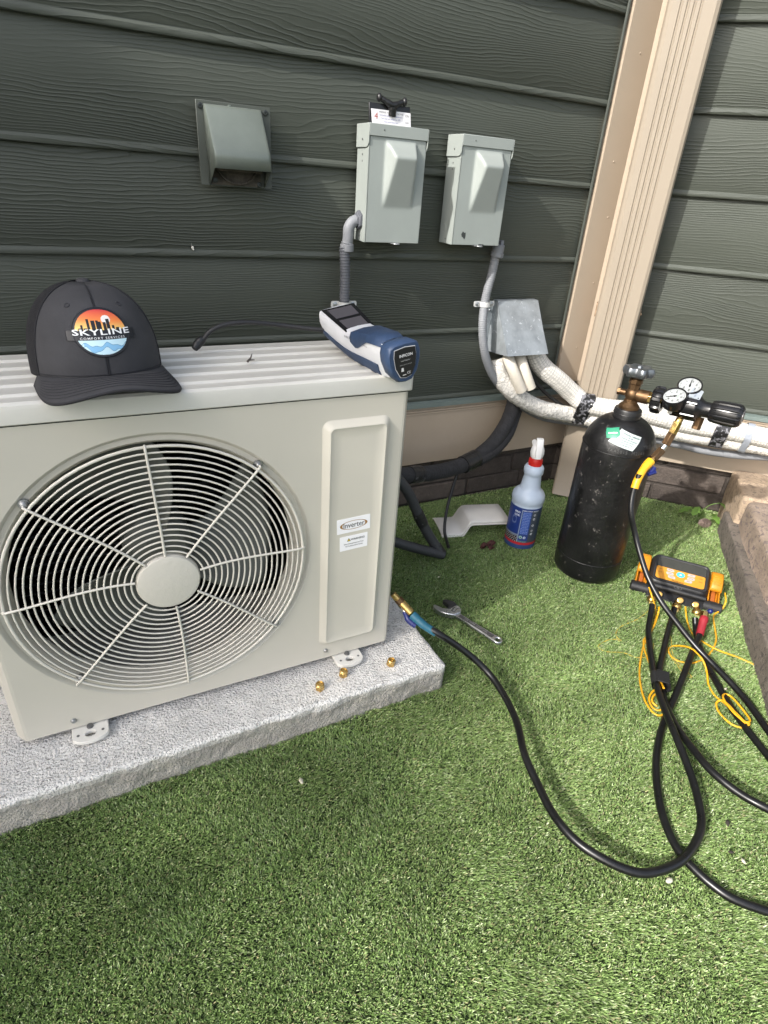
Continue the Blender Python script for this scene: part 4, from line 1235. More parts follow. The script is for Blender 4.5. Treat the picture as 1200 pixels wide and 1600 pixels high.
# ================================================================ dryer-style vent hood
def vent():
    v = thing('vent_hood', (.33, 0, .88), 'grey green metal wall vent hood with open dirty mouth on the siding', 'vent')
    m = mat('grey_green_vent_paint', srgb(112, 119, 112), rough=.35, metal=.25, var=.07, vs=25, bump=.25, bs=350, bd=.0008)
    mb = MB(); mb.box(.2635, .4035, -.0135, -.0105, .8195, .957)
    fl = build(mb, 'flange', mat('flange_paint', srgb(74, 78, 72), rough=.45, var=.1, vs=30), v, world=True, bevel=.001)
    # hood: two cheeks and a bent top plate, rounded at the folds
    prof = [(-.0130, .9505), (-.0175, .9495), (-.0220, .9440), (-.0640, .8830), (-.0675, .8760), (-.0700, .8495)]
    def ring(y, z, x0, x1):
        r = .007
        return [(x0, -.0135, z if z > .93 else z), (x0, y + r, z), (x0 + r * .3, y + r * .3, z + .0003), (x0 + r, y, z), (x1 - r, y, z), (x1 - r * .3, y + r * .3, z + .0003), (x1, y + r, z), (x1, -.0135, z)]
    mb = MB(); rings = []
    n_ = len(prof)
    for i, (y, z) in enumerate(prof):
        f = i / (n_ - 1)
        x0 = .2760 + .005 * f; x1 = .3840 + .0035 * f
        r = .007
        ye = y + r if y + r < -.0136 else -.0137
        zb = z
        # rear ends of the cheeks drop lower at the mouth
        rear = z if i < n_ - 1 else .8205
        rings.append([(x0, -.0136, rear), (x0, (ye - .0136) / 2, (z + rear) / 2 if i == n_ - 1 else z), (x0, ye, z), (x0 + r * .3, y + r * .3 if i > 1 else y + .001, z), (x0 + r, y, z), (x1 - r, y, z), (x1 - r * .3, y + r * .3 if i > 1 else y + .001, z), (x1, ye, z), (x1, (ye - .0136) / 2, (z + rear) / 2 if i == n_ - 1 else z), (x1, -.0136, rear)])
    mb.loft(rings, False, False)
    h = build(mb, 'hood', m, v, world=True, sharp=40)
    sm = h.modifiers.new('thick', 'SOLIDIFY'); sm.thickness = .0012; sm.offset = 1
    # dirty throat: back plate and round duct
    mb = MB(); mb.box(.284, .380, -.0165, -.0137, .822, .90)
    mdirt = mat('lint_dirt', (.085, .075, .062), rough=.95, var=.5, vs=45, bump=.8, bs=120, bd=.003)
    mb.m = Matrix.Translation((.332, -.016, .868)) @ Matrix.Rotation(PI / 2, 4, 'X'); mb.lathe([(.044, -.004), (.044, .012), (.0425, .012), (.0425, -.002), (0, -.002)], 32)
    build(mb, 'throat', mdirt, v, world=True)
    mb = MB(); mb.box(.290, .374, -.050, -.0465, .846, .90)
    build(mb, 'damper_flap', mdirt, v, world=True, bevel=.001)
    for x, z in ((.2715, .9475), (.3935, .9475), (.290, .829), (.377, .826)):
        mb = MB(); mb.m = Matrix.Translation((x, -.0135 if z > .9 else -.0165, z)) @ Matrix.Rotation(PI / 2, 4, 'X')
        mb.lathe([(.0052, 0), (.005, .0018), (.0042, .0022), (.0022, .0022), (.0020, .0012), (0, .0012)], 16)
        build(mb, 'screw', mat('vent_screw', (.05, .055, .052), rough=.4, metal=.6), v, world=True)
    mb = MB(); mb.box(.3225, .3275, -.0165, -.012, .949, .9535); build(mb, 'tab', m, v, world=True, bevel=.0006)
vent()

# ================================================================ disconnect boxes
M_box = mat('grey_box_enamel', srgb(146, 152, 148), rough=.42, var=.04, vs=15, bump=.12, bs=600, bd=.0004, speck=srgb(120, 128, 124), spot_s=90, spot_t=.78)
def disconnect(x0, first, lab):
    b = thing('disconnect_box', (x0 + .065, 0, .731), lab, 'electrical box', 'electrical disconnect boxes')
    x1 = x0 + .130; z0, z1, D = .731, .947, .066
    mb = MB(); mb.box(x0, x1, -D + .004, -.006, z0, z1 - .002)
    build(mb, 'case', M_box, b, world=True, bevel=.0015)
    # door with pressed bump
    mb = MB()
    dx0, dx1, dz0, dz1 = x0 + .0015, x1 - .0005, z0 + .001, z1 - .020
    bx0, bx1, bz1, bz0 = x0 + .037, x0 + .107, z1 - .0265, z1 - .147
    px0, px1, pz = x0 + .050, x0 + .101, z1 - .054
    yd = -D
    def bump(x, z):
        if not (bx0 < x < bx1 and bz0 < z < bz1): return 0.0
        h = .026
        top = (bz1 - z) / (bz1 - pz)
        bot = (z - bz0) / (pz - bz0)
        lz = min(top ** .75 if top > 0 else 0, bot)
        # left facet slants further towards the bottom
        k = max(0, min(1, (z - bz0) / (pz - bz0)))
        lx = (x - bx0) / ((px0 - bx0) * 1.05)
        rx_ = (bx1 - x) / (bx1 - px1)
        return h * max(0, min(lz, lx, rx_, 1))
    nx, nz_ = 78, 110
    vs_ = []; fs_ = []
    for j in range(nz_ + 1):
        z = dz0 + (dz1 - dz0) * j / nz_
        for i in range(nx + 1):
            x = dx0 + (dx1 - dx0) * i / nx
            vs_.append((x, yd - bump(x, z), z))
    # soften the pressing
    arr = np.array(vs_).reshape(nz_ + 1, nx + 1, 3)
    yy = arr[:, :, 1].copy()
    for _ in range(7):
        q = yy.copy(); q[1:-1, 1:-1] = (yy[1:-1, 1:-1] * 2 + yy[:-2, 1:-1] + yy[2:, 1:-1] + yy[1:-1, :-2] + yy[1:-1, 2:]) / 6; yy = q
    arr[:, :, 1] = yy
    vs_ = [tuple(map(float, a)) for a in arr.reshape(-1, 3)]
    for j in range(nz_):
        for i in range(nx):
            a = j * (nx + 1) + i; fs_.append((a, a + 1, a + nx + 2, a + nx + 1))
    mb.add(vs_, fs_)
    door = build(mb, 'door', M_box, b, world=True, sharp=50)
    mb = MB(); mb.box(dx0, dx1, yd + .0004, yd + .0035, dz0, dz1); build(mb, 'door_back', M_box, b, world=True)
    mb = MB()   # folded right and bottom edge of the door
    mb.box(x1 - .0004, x1 + .0012, -D + .0002, -D + .020, z0 + .001, z1 - .035)
    mb.box(x0 - .0012, x0 + .0004, -D + .0002, -D + .016, z0 + .0005, z1 - .021)
    for q in build_each(mb, 'door_edge', M_box, door): q.location = (-(x0 + .065), 0, -.731)
    # rain cap: front lip, top and side flaps with a rounded corner
    mb = MB()
    mb.box(x0 - .002, x1 + .002, -D - .0030, -D - .0012, z1 - .0195, z1 + .0012)
    mb.box(x0 - .002, x1 + .002, -D - .0028, -.006, z1 + .0003, z1 + .0018)
    for xs, s_ in ((x0 - .0036, 1), (x1 + .0022, 1)):
        pl = [(-D - .0028, z1 + .001), (-.008, z1 + .001), (-.008, z1 - .040), (-D + .008, z1 - .040), (-D + .002, z1 - .038), (-D - .0015, z1 - .034), (-D - .0028, z1 - .030)]
        mb.prism(pl, xs, xs + .0015, 'x')
    build(mb, 'rain_cap', M_box, b, world=True, bevel=.0006)
    mb = MB()
    mb.m = Matrix.Translation((x0 - .0036, -.040, z1 - .026)) @ Matrix.Rotation(-PI / 2, 4, 'Y'); mb.lathe([(.0022, 0), (.0018, .001), (0, .0012)], 12)
    mb.m = Matrix.Translation((x0 + .03, -D - .003, z1 - .008)) @ Matrix.Rotation(PI / 2, 4, 'X'); mb.lathe([(.0016, 0), (.0012, .0008), (0, .001)], 12)
    for zz in (z1 - .052, z1 - .064, z0 + .010):
        mb.m = Matrix.Translation((x0 - .0002, -.034, zz)) @ Matrix.Rotation(-PI / 2, 4, 'Y'); mb.lathe([(.0022, 0), (.0015, .0004), (0, .0004)], 12)
    build_each(mb, 'rivet', mat('grey_rivet', (.16, .17, .165), rough=.4, metal=.5), b, world=True)
    # hasp under the door
    mb = MB(); mb.box(x0 + .062, x0 + .082, -D - .002, -D + .012, z0 - .0016, z0 - .0002)
    mb.m = Matrix.Translation((x0 + .074, -D - .004, z0 - .0012)); mb.tube([(.0065 * math.cos(2 * PI * k / 20), .0052 * math.sin(2 * PI * k / 20), 0) for k in range(20)], .0018, 8, closed=True)
    build(mb, 'hasp', M_zinc, b, world=True, bevel=.0004)
    if not first:
        mb = MB(); mb.m = Matrix.Translation((x0 - .0002, -.022, z0 + .032)) @ Matrix.Rotation(-PI / 2, 4, 'Y')
        mb.tube([(.009 * math.cos(2 * PI * k / 24), .009 * math.sin(2 * PI * k / 24), 0) for k in range(24)], .0006, 6, closed=True)
        build(mb, 'knockout', M_box, b, world=True)
        mb = MB(); pl = [(x0 + .022, z0 + .023), (x0 + .026, z0 + .029), (x0 + .031, z0 + .026), (x0 + .034, z0 + .027), (x0 + .034, z0 + .017), (x0 + .032, z0 + .012), (x0 + .028, z0 + .016), (x0 + .024, z0 + .018)]
        mb.add([(a, -D - .0003, c) for a, c in pl], [tuple(range(len(pl)))])
        mb.add([(x0 + .0735, -D - .0004, z0 + .0005), (x0 + .088, -D - .0004, z0 + .0005), (x0 + .088, -D - .0004, z0 + .003), (x0 + .0735, -D - .0004, z0 + .003)], [(0, 1, 2, 3)])
        q = build(mb, 'chipped_paint', mat('bare_patch', (.06, .065, .065), rough=.5, metal=.4), None); q.parent = door; q.location = (-(x0 + .065), 0, -.731)
    return b
disconnect(.5915, True, 'left grey electrical disconnect box, with the pull-out handle standing on its top')
disconnect(.8125, False, 'right grey electrical disconnect box, with a dark paint chip near its bottom edge')

def pull_handle():
    h = thing('disconnect_pull_handle', (.640, -.050, .949), 'black pull-out disconnect handle with white printed label standing on the left box', 'handle', rot=(R(-8), 0, 0))
    mk = M_blackplastic
    mb = MB(); mb.box(-.044, .049, .0, .004, 0.0, .036)
    build(mb, 'back_plate', mk, h, bevel=.001)
    mb = MB()
    mb.tube(smooth([(.006, .001, .018), (.006, -.003, .026), (.005, -.005, .032)], 4), [.010, .0098, .0092, .009, .009, .009, .0088, .0085, .0085], 12)
    mb.tube(smooth([(-.022, -.004, .044), (-.012, -.005, .0400), (.005, -.006, .0330), (.020, -.005, .0380), (.032, -.004, .0425)], 5), [.0048] * 3 + [.0052] * 4 + [.0065] * 7 + [.0052] * 4 + [.0048] * 3, 10)
    mb.sphere((-.0235, -.004, .0445), .0066, 12, 8, (.8, 1, 1.2)); mb.sphere((.0335, -.004, .0425), .0066, 12, 8, (.8, 1, 1.2))
    build(mb, 'grip', mk, h, sharp=50)
    mb = MB(); mb.usecol = True; mb.col = (.78, .76, .78)
    mb.m = Matrix.Translation((0, -.0018, 0)) @ Matrix.Rotation(R(6), 4, 'X')
    mb.prism([(-.038, .0005), (.050, .0005), (.0475, .0245), (-.0415, .0245)], 0, .0012, 'y')
    F_ = lambda x, z: (x + .004, -.0004, z + .0125)
    mb.text('4', .016, lambda x, z: F_(x - .034, z), (.45, .12, .10), bold=0)
    for i, (s_, c_) in enumerate((('WARNING  HAZARDOUS VOLTAGE', (.08, .08, .10)), ('Pull handle straight out to disconnect', (.15, .15, .35)), ('Turn over and reinsert for OFF', (.15, .15, .35)), ('Close cover before use', (.15, .15, .35)))):
        mb.text(s_, .0040, lambda x, z, i=i: F_(x - .001, z + .0078 - .0052 * i), c_, sx=.85)
    mb.text('ON', .006, lambda x, z: F_(x + .036, z + .006), (.2, .2, .2)); mb.text('OFF', .005, lambda x, z: F_(x + .036, z - .006), (.2, .2, .2))
    build(mb, 'label_plate', M_vcol, h, sharp=30)
pull_handle()

# ================================================================ conduits and clamps
M_conduit = mat('grey_conduit_pvc', srgb(88, 90, 96), rough=.55, var=.08, vs=30)
M_conduit2 = mat('weathered_conduit_pvc', srgb(124, 126, 130), rough=.6, var=.12, vs=20)
def ribbed(path, r, mtl, name, parent, pitch=.0062, amp=.0011):
    pts = smooth(path, 10)
    # resample evenly so that ribs read as rings
    out = [pts[0]]; acc = 0
    step = pitch / 3
    for a, b in zip(pts[:-1], pts[1:]):
        seg = (b - a).length
        while acc + seg >= step:
            t = (step - acc) / seg
            a = a.lerp(b, t); out.append(a); seg = (b - a).length; acc = 0
        acc += seg
    rr_ = [r + (amp if i % 3 == 0 else -amp * .5) for i in range(len(out))]
    mb = MB(); mb.tube(out, rr_, 14)
    return build(mb, name, mtl, parent, world=True, sharp=80)
def clamp(parent, c, axis, r, mtl):
    """pipe strap with two ears lying flat on the wall"""
    fr = frame(c, Vector((1, 0, 0)), Vector((0, -1, 0)))       # x along wall, y?, z outwards
    mb = MB(); mb.m = fr
    arc = [(r + .0014) * 1.0 * Vector((math.cos(a), 0, math.sin(a))) for a in [PI * k / 12 for k in range(13)]]
    rings = []
    hw = .006
    for (a, q) in zip([PI * k / 12 for k in range(13)], arc):
        o_ = q * 1.10
        rings.append([(q.x, -hw, q.z), (o_.x, -hw, o_.z), (o_.x, hw, o_.z), (q.x, hw, q.z)])
    mb.loft(rings, True, True)
    for s_ in (-1, 1):
        mb.prism(rrect(s_ * (r + .009) - .0105, s_ * (r + .009) + .0105, -hw - .001, hw + .001, .004, 4), -.004, -.0015, 'z')
        mb.lathe([(0, 0)], 3) if False else None
    o = build(mb, 'clamp', mtl, parent, world=True, sharp=35)
    for s_ in (-1, 1):
        sb = MB(); sb.m = fr @ Matrix.Translation((s_ * (r + .010), 0, -.0015)); sb.lathe([(.0055, 0), (.0052, .002), (.003, .003), (0, .003)], 14)
        k = build(sb, 'clamp_screw', M_zinc, None)
        k.parent = o
        off = Vector((0, 0, 0)); q = parent
        while q: off += q.location; q = q.parent
        k.location = -off
ca = thing('conduit', (.563, -.03, .48), 'dark grey ribbed conduit with an elbow, running down from the left disconnect box', 'conduit', 'electrical conduits')
ribbed(PT['conduit_a'], .0112, M_conduit, 'ribbed_tube', ca)
mb = MB(); mb.tube(smooth(PT['elbow_a'], 6), .0118, 16)
build(mb, 'elbow', M_conduit2, ca, world=True, sharp=60)
mb = MB(); mb.cyl((.5650, -.030, .7235), (.5652, -.030, .7085), .0150, None, 20); mb.cyl((.5650, -.030, .7235), (.5655, -.030, .7265), .0135, None, 20)
build(mb, 'collar', M_conduit2, ca, world=True, bevel=.001)
mb = MB(); mb.m = Matrix.Translation((.5905, -.034, .772)) @ Matrix.Rotation(-PI / 2, 4, 'Y'); mb.lathe([(.0195, -.0008), (.0195, .0055), (.014, .0065), (.014, .0105), (0, .0105)], 6)
build(mb, 'lock_nut', M_conduit, ca, world=True, bevel=.001)
M_strap = mat('white_coated_strap', srgb(205, 205, 203), rough=.4, metal=.2, var=.1, vs=60)
clamp(ca, (.5630, -.030, .5965), None, .0118, M_strap)
cb = thing('conduit', (.96, -.03, .24), 'light grey weathered conduit curving from the right disconnect box under the white lines', 'conduit', 'electrical conduits')
cpath = smooth([(.9700, -.034, .733)] + PT['conduit_b'], 8)
mb = MB(); mb.tube([(.9695, -.034, .7315), (.9690, -.033, .712)], .0145, 18); mb.tube([(.9690, -.033, .7135), (.9685, -.032, .704)], .0165, 8)
mb.box(.974, .982, -.036, -.004, .700, .741)
build(mb, 'connector', M_conduit2, cb, world=True, bevel=.0008)
ribbed([(.9685, -.032, .706)] + PT['conduit_b'], .0108, M_conduit2, 'ribbed_tube', cb, pitch=.0050, amp=.0007)
clamp(cb, (.9545, -.030, .5905), None, .0118, M_strap)

# ================================================================ metal cover over the wall penetration
def line_cover():
    c = thing('line_cover', (1.07, 0, .46), 'galvanised sheet metal wedge hood covering where the white lines leave the wall', 'metal cover')
    m = mat('galvanised_sheet', (.36, .39, .41), rough=.45, metal=.55, var=.25, vs=28, rvar=.12, speck=(.62, .65, .68), spot_s=75, spot_t=.60)
    x0, x1 = 1.000, 1.132
    yt, zt = -.022, .596
    yb, zb = -.100, .471
    mb = MB()
    # front plate (slightly flared at its foot), cheeks, back flange
    vs_ = [(x0, yt, zt), (x1, yt, zt), (x1 + .004, yb, zb), (x0 + .002, yb, zb)]
    n_ = Vector((0, -1, -.62)).normalized() * .0012
    mb.add(vs_ + [tuple(Vector(p_) - n_) for p_ in vs_], [(0, 1, 2, 3), (7, 6, 5, 4), (0, 4, 5, 1), (1, 5, 6, 2), (2, 6, 7, 3), (3, 7, 4, 0)])
    mb.prism([(yt, zt), (-.004, zt + .001), (-.004, .463), (yb, zb)], x0, x0 + .0012, 'x')
    mb.prism([(yt, zt), (-.004, zt + .001), (-.004, .463), (yb, zb)], x1 + .0008, x1 + .002, 'x')
    mb.prism([(yt - .001, zt), (-.004, zt + .001), (-.004, zt - .0005), (yt - .001, zt - .0015)], x0, x1, 'x')
    build(mb, 'hood', m, c, world=True)
    mb = MB(); mb.box(x0 - .016, x0 - .0002, -.0035, -.0022, .462, .592); mb.box(x0 - .016, x0 + .001, -.006, -.0022, .588, .5925)
    build(mb, 'flange', m, c, world=True)
    mb = MB()
    for z in (.57, .50): mb.sphere((x0 - .008, -.0045, z), .003, 10, 6)
    build_each(mb, 'screw', M_zinc, c, world=True)
line_cover()

# ================================================================ insulated lines
def wrap_mat(nm, su):
    m = mat(nm, srgb(226, 222, 212), rough=.62, var=.05, vs=18, speck=srgb(180, 172, 158), spot_s=60, spot_t=.74)
    return m
M_wrapw = mat('white_line_wrap', srgb(210, 206, 196), rough=.6, vcol=True, var=.05, vs=25, bump=1.0, bs=170, bd=.003)
def wrapped(path, r, mtl, name, parent, seed, grid_=False, rough_=1.0):
    """foam line under a wrinkled vinyl jacket"""
    pts = smooth(path, 14)
    tot = [0]
    for a, b in zip(pts[:-1], pts[1:]): tot.append(tot[-1] + (b - a).length)
    L = tot[-1]; n = int(L / .0018)
    out = []; j = 0
    for i in range(n + 1):
        s = L * i / n
        while j < len(tot) - 2 and tot[j + 1] < s: j += 1
        t = (s - tot[j]) / max(1e-9, tot[j + 1] - tot[j]); out.append(pts[j].lerp(pts[j + 1], t))
    seg = 60 if grid_ else 36
    rings = []
    nn = None
    for i, p_ in enumerate(out):
        t = (out[min(i + 1, n)] - out[max(i - 1, 0)]).normalized()
        if nn is None: nn = t.cross(Vector((0, 0, 1))).normalized()
        nn = (nn - t * nn.dot(t)).normalized(); bb = t.cross(nn)
        ring = []
        for k in range(seg):
            a = 2 * PI * k / seg
            d_ = nn * math.cos(a) + bb * math.sin(a)
            s = L * i / n
            if grid_:
                w_ = -.0007 * (abs((s / .0072) % 1 - .5) < .16) - .0005 * (abs((a * r / .0085) % 1 - .5) < .12) + .0006 * noise.noise(Vector((s * 40, a * 2, seed)))
            else:
                w_ = rough_ * (.0014 * (abs(noise.noise(Vector((s * 130 + a * 1.5, a * 2.6, seed)))) * 2 - .5) + .0012 * noise.noise(Vector((s * 28 + a, a * 1.3, seed + 5))) + .0007 * noise.noise(Vector((s * 260, a * 4, seed))))
            ring.append(p_ + d_ * (r + w_))
        rings.append(ring)
    mb = MB(); mb.loft(rings, True, True)
    if rough_ == 1.0:      # shade of the grid grooves and cracked creases put into the colour
        mb.usecol = True; cols = []
        for i in range(len(rings) - 1):
            s = L * i / n
            for k in range(seg):
                a = 2 * PI * k / seg
                v_ = 1.0
                if grid_:
                    if (s / .0080) % 1 < .26: v_ = .66
                    if (a * r / .0078) % 1 < .30: v_ = min(v_, .74)
                else:
                    q = abs(noise.noise(Vector((s * 95 + a * .8, a * 2.2, seed + 9))))
                    q2 = abs(noise.noise(Vector((s * 190, a * 3.5, seed + 19))))
                    if q < .05: v_ = .70
                    elif q2 < .05: v_ = .80
                v_ *= .94 + .10 * noise.noise(Vector((s * 9, a, seed)))
                cols.append((.70 * v_, .675 * v_, .625 * v_))
        cols += [(.6, .58, .52)] * (len(mb.f) - len(cols))
        mb.c = cols
    return build(mb, name, mtl, parent, world=True, sharp=70)
wl = thing('refrigerant_line', (1.35, -.12, .27), 'lower white wrapped refrigerant line looping under the metal hood and along the right wall', 'pipe', 'white wrapped refrigerant lines')
wrapped(PT['white_lower'], .0235, M_wrapw, 'white_jacket', wl, 1)
wu = thing('refrigerant_line', (1.35, -.12, .33), 'upper white wrapped refrigerant line with a fine square grid texture leaving the metal hood', 'pipe', 'white wrapped refrigerant lines')
PT['white_upper'] = [(1.108, -.036, .525), (1.122, -.044, .480)] + PT['white_upper']
up_ = wrapped(PT['white_upper'], .0268, M_wrapw, 'white_jacket', wu, 2, True)
# tape bands around both lines
M_tape = mat('black_tape_worn', (.012, .012, .013), rough=.4, var=.3, vs=40, bump=.8, bs=70, bd=.004, speck=(.20, .20, .22), spot_s=80, spot_t=.51)
M_gtape = mat('grey_tape', srgb(150, 156, 166), rough=.5, var=.08, vs=40, bump=.4, bs=80, bd=.002)
pu = smooth(PT['white_upper'], 14); pl_ = smooth(PT['white_lower'], 14)
def near(pts, p_):
    return min(range(len(pts)), key=lambda i: (pts[i] - p_).length)
def band(pw, width, mtl, parent, grow, seed):
    """a sleeve round both lines at the place pw"""
    iu, il = near(pu, pw), near(pl_, pw)
    cu, cl = pu[iu], pl_[il]
    t = (pl_[min(il + 2, len(pl_) - 1)] - pl_[il - 2]).normalized()
    rings = []
    # convex hull-like oval round two circles
    v_ = (cu - cl); v_ = v_ - t * v_.dot(t); dist = v_.length; v_.normalize(); w_ = t.cross(v_)
    c0 = cl; ru, rl = .0268 + grow, .0235 + grow
    for j in range(15):
        s = (j / 14 - .5) * width
        ring = []
        for k in range(48):
            a = 2 * PI * k / 48
            d_ = v_ * math.cos(a) + w_ * math.sin(a)
            base = (cl + v_ * dist) if math.cos(a) > 0 else cl
            rr_ = ru if math.cos(a) > 0 else rl
            ring.append(base + d_ * (rr_ + .0014 * noise.noise(Vector((s * 130, a * 3, seed)))) + t * (s + .003 * math.sin(a * 2 + seed)))
        rings.append(ring)
    mb = MB(); mb.loft(rings, True, False)
    return build(mb, 'tape_band', mtl, parent, world=True, sharp=70)
band(Vector((1.300, -.108, .300)), .040, M_tape, wu, .0022, 1)
band(Vector((1.560, -.375, .290)), .036, M_tape, wu, .0022, 2)
band(Vector((1.607, -.418, .290)), .017, M_gtape, wu, .0026, 3)
for nm in ('stub_a', 'stub_b'):
    s_ = thing('pipe_stub', PT[nm][0], 'left flat ended white tube stub below the metal hood' if nm == 'stub_a' else 'right flat ended white tube stub below the metal hood', 'tube', 'white tube stubs under the hood')
    pts = smooth(PT[nm], 8)
    mb = MB(); n = len(pts)
    mb.tube(pts, .0150, 20, cap=False)
    mb.tube(pts[::-1], .0128, 20, cap=False)
    e0 = pts[-1]; t = (pts[-1] - pts[-2]).normalized()
    mb.m = frame(e0, t.cross(Vector((0, 1, 0))), t) ; mb.lathe([(.0128, 0), (.0150, 0)], 20, cap=False)
    build(mb, 'tube_wall', mat('cream_tube', srgb(200, 193, 180), rough=.55, var=.06, vs=30), s_, world=True, sharp=70)
    mb = MB(); mb.m = frame(pts[-3], t.cross(Vector((0, 1, 0))), t); mb.lathe([(.0127, 0), (0, 0.0)], 20)
    build(mb, 'foam_core', mat('brown_foam_core', (.12, .07, .05), rough=.9), s_, world=True)
mb = MB(); mb.tube(smooth(PT['thin_black'], 10), .0050, 10)
tag(build(mb, 'control_cable', M_blackrubber), 'thin black cable hanging between the two white wrapped lines', 'cable')

# black insulated lines running to the unit
bl = thing('line_set', (.90, -.12, .16), 'black foam insulated pipe bundle sweeping from the wall to the back of the unit', 'pipe')
wrapped(PT['black_a'], .0205, M_foam, 'foam_sleeve', bl, 7, rough_=.45)
wrapped(PT['black_b'], .0155, M_foam, 'foam_sleeve', bl, 9, rough_=.45)
pb_ = smooth(PT['black_a'], 14)
def taped(c, width, r, mtl, parent, pts, name='tape_wrap'):
    i = near(pts, Vector(c)); t = (pts[i + 2] - pts[i - 2]).normalized()
    a = pts[i] - t * width / 2
    mb = MB(); n = 16
    mb.tube([a + t * width * k / n for k in range(n + 1)], [r + .0009 * noise.noise(Vector((k * .9, c[0] * 9, 0))) for k in range(n + 1)], 24)
    return build(mb, name, mtl, parent, world=True, sharp=70)
M_btape = mat('black_vinyl_tape', (.016, .016, .017), rough=.35, var=.3, vs=60, bump=.7, bs=90, bd=.003, speck=(.12, .12, .13), spot_s=60, spot_t=.62)
taped((.915, -.115, .190), .055, .0245, M_btape, bl, pb_)
taped((.715, -.165, .203), .040, .0225, M_btape, bl, pb_)
PT['whip_a'] = [(.560, -.225, .300), (.620, -.225, .245), (.6600, -.230, .195), (.6920, -.235, .132), (.7180, -.242, .080), (.7420, -.252, .040), (.757, -.262, .016), (.762, -.270, .009)]
wp = thing('power_whip', (.70, -.24, .0), 'thick grey black flexible conduit bent down from the unit to the turf, kinked with tape', 'conduit')
ribbed(PT['whip_a'], .0130, mat('dark_conduit', (.035, .037, .040), rough=.5, var=.2, vs=30), 'ribbed_tube', wp, pitch=.005, amp=.0004)
ribbed([(.560, -.262, .105), (.610, -.262, .083), (.650, -.262, .062), (.700, -.263, .038), (.742, -.265, .020), (.764, -.268, .011)], .0125, mat('dark_conduit_lower', (.035, .037, .040), rough=.5, var=.2, vs=30), 'ribbed_tube', wp, pitch=.005, amp=.0004)
pw_ = smooth(PT['whip_a'], 14)
taped((.7000, -.237, .115), .040, .0146, M_btape, wp, pw_); taped((.752, -.258, .023), .026, .0150, M_btape, wp, pw_)
PT['cable'] = [(.905, -.115, .190), (.880, -.120, .165), (.856, -.135, .115), (.834, -.155, .065), (.822, -.175, .022), (.815, -.200, .006), (.800, -.235, .006)]
mb = MB(); mb.tube(smooth(PT['cable'], 10), .0042, 10)
tag(build(mb, 'drain_cable', M_blackrubber), 'thin black cable dropping from the foam bundle to the turf beside the white cover', 'cable')

# ================================================================ white plastic cover on the turf
def cover():
    o = thing('plastic_cover', (.93, -.16, 0), 'white plastic channel cover lying on the turf beside the spray bottle', 'plastic cover')
    a = Vector((.872, -.141, 0)); xd = Vector((.130, -.036, 0)).normalized(); yd = Vector((.27, .96, 0)).normalized()
    W = .100
    # section along x: low flange, riser, plateau, drawn as a shell with rounded folds
    prof = [(-.046, .003), (-.020, .003), (.006, .004), (.013, .006), (.018, .012), (.030, .036), (.035, .0415), (.043, .043), (.090, .043), (.120, .043), (.146, .0425)]
    mb = MB(); rings = []
    def sidep(h, e, drop):
        return None
    lift = .006
    for (x, z) in prof:
        ring = []
        zz = z + lift
        for (v_, dz) in ((0.0, -.010), (.0015, -.003), (.006, 0), (.05, .002), (.094, 0), (.0985, -.003), (.1, -.010)):
            q = a + xd * x + yd * (v_ - .05)
            ring.append((q.x, q.y, max(.003, zz + dz)))
        rings.append(ring)
    mb.loft(rings, False, False)
    b = build(mb, 'shell', mat('old_white_pvc', srgb(214, 211, 205), rough=.45, var=.06, vs=20), o, world=True, sharp=50)
    sm = b.modifiers.new('thick', 'SOLIDIFY'); sm.thickness = .0025
    mb = MB()
    for v_ in (-.052, .052):
        mb.tube([a + xd * x + yd * v_ + Vector((0, 0, max(.003, z + lift - .010))) for x, z in prof], .0022, 6)
    build(mb, 'rim', mat('old_white_pvc_rim', srgb(214, 211, 205), rough=.45), o, world=True)
cover()

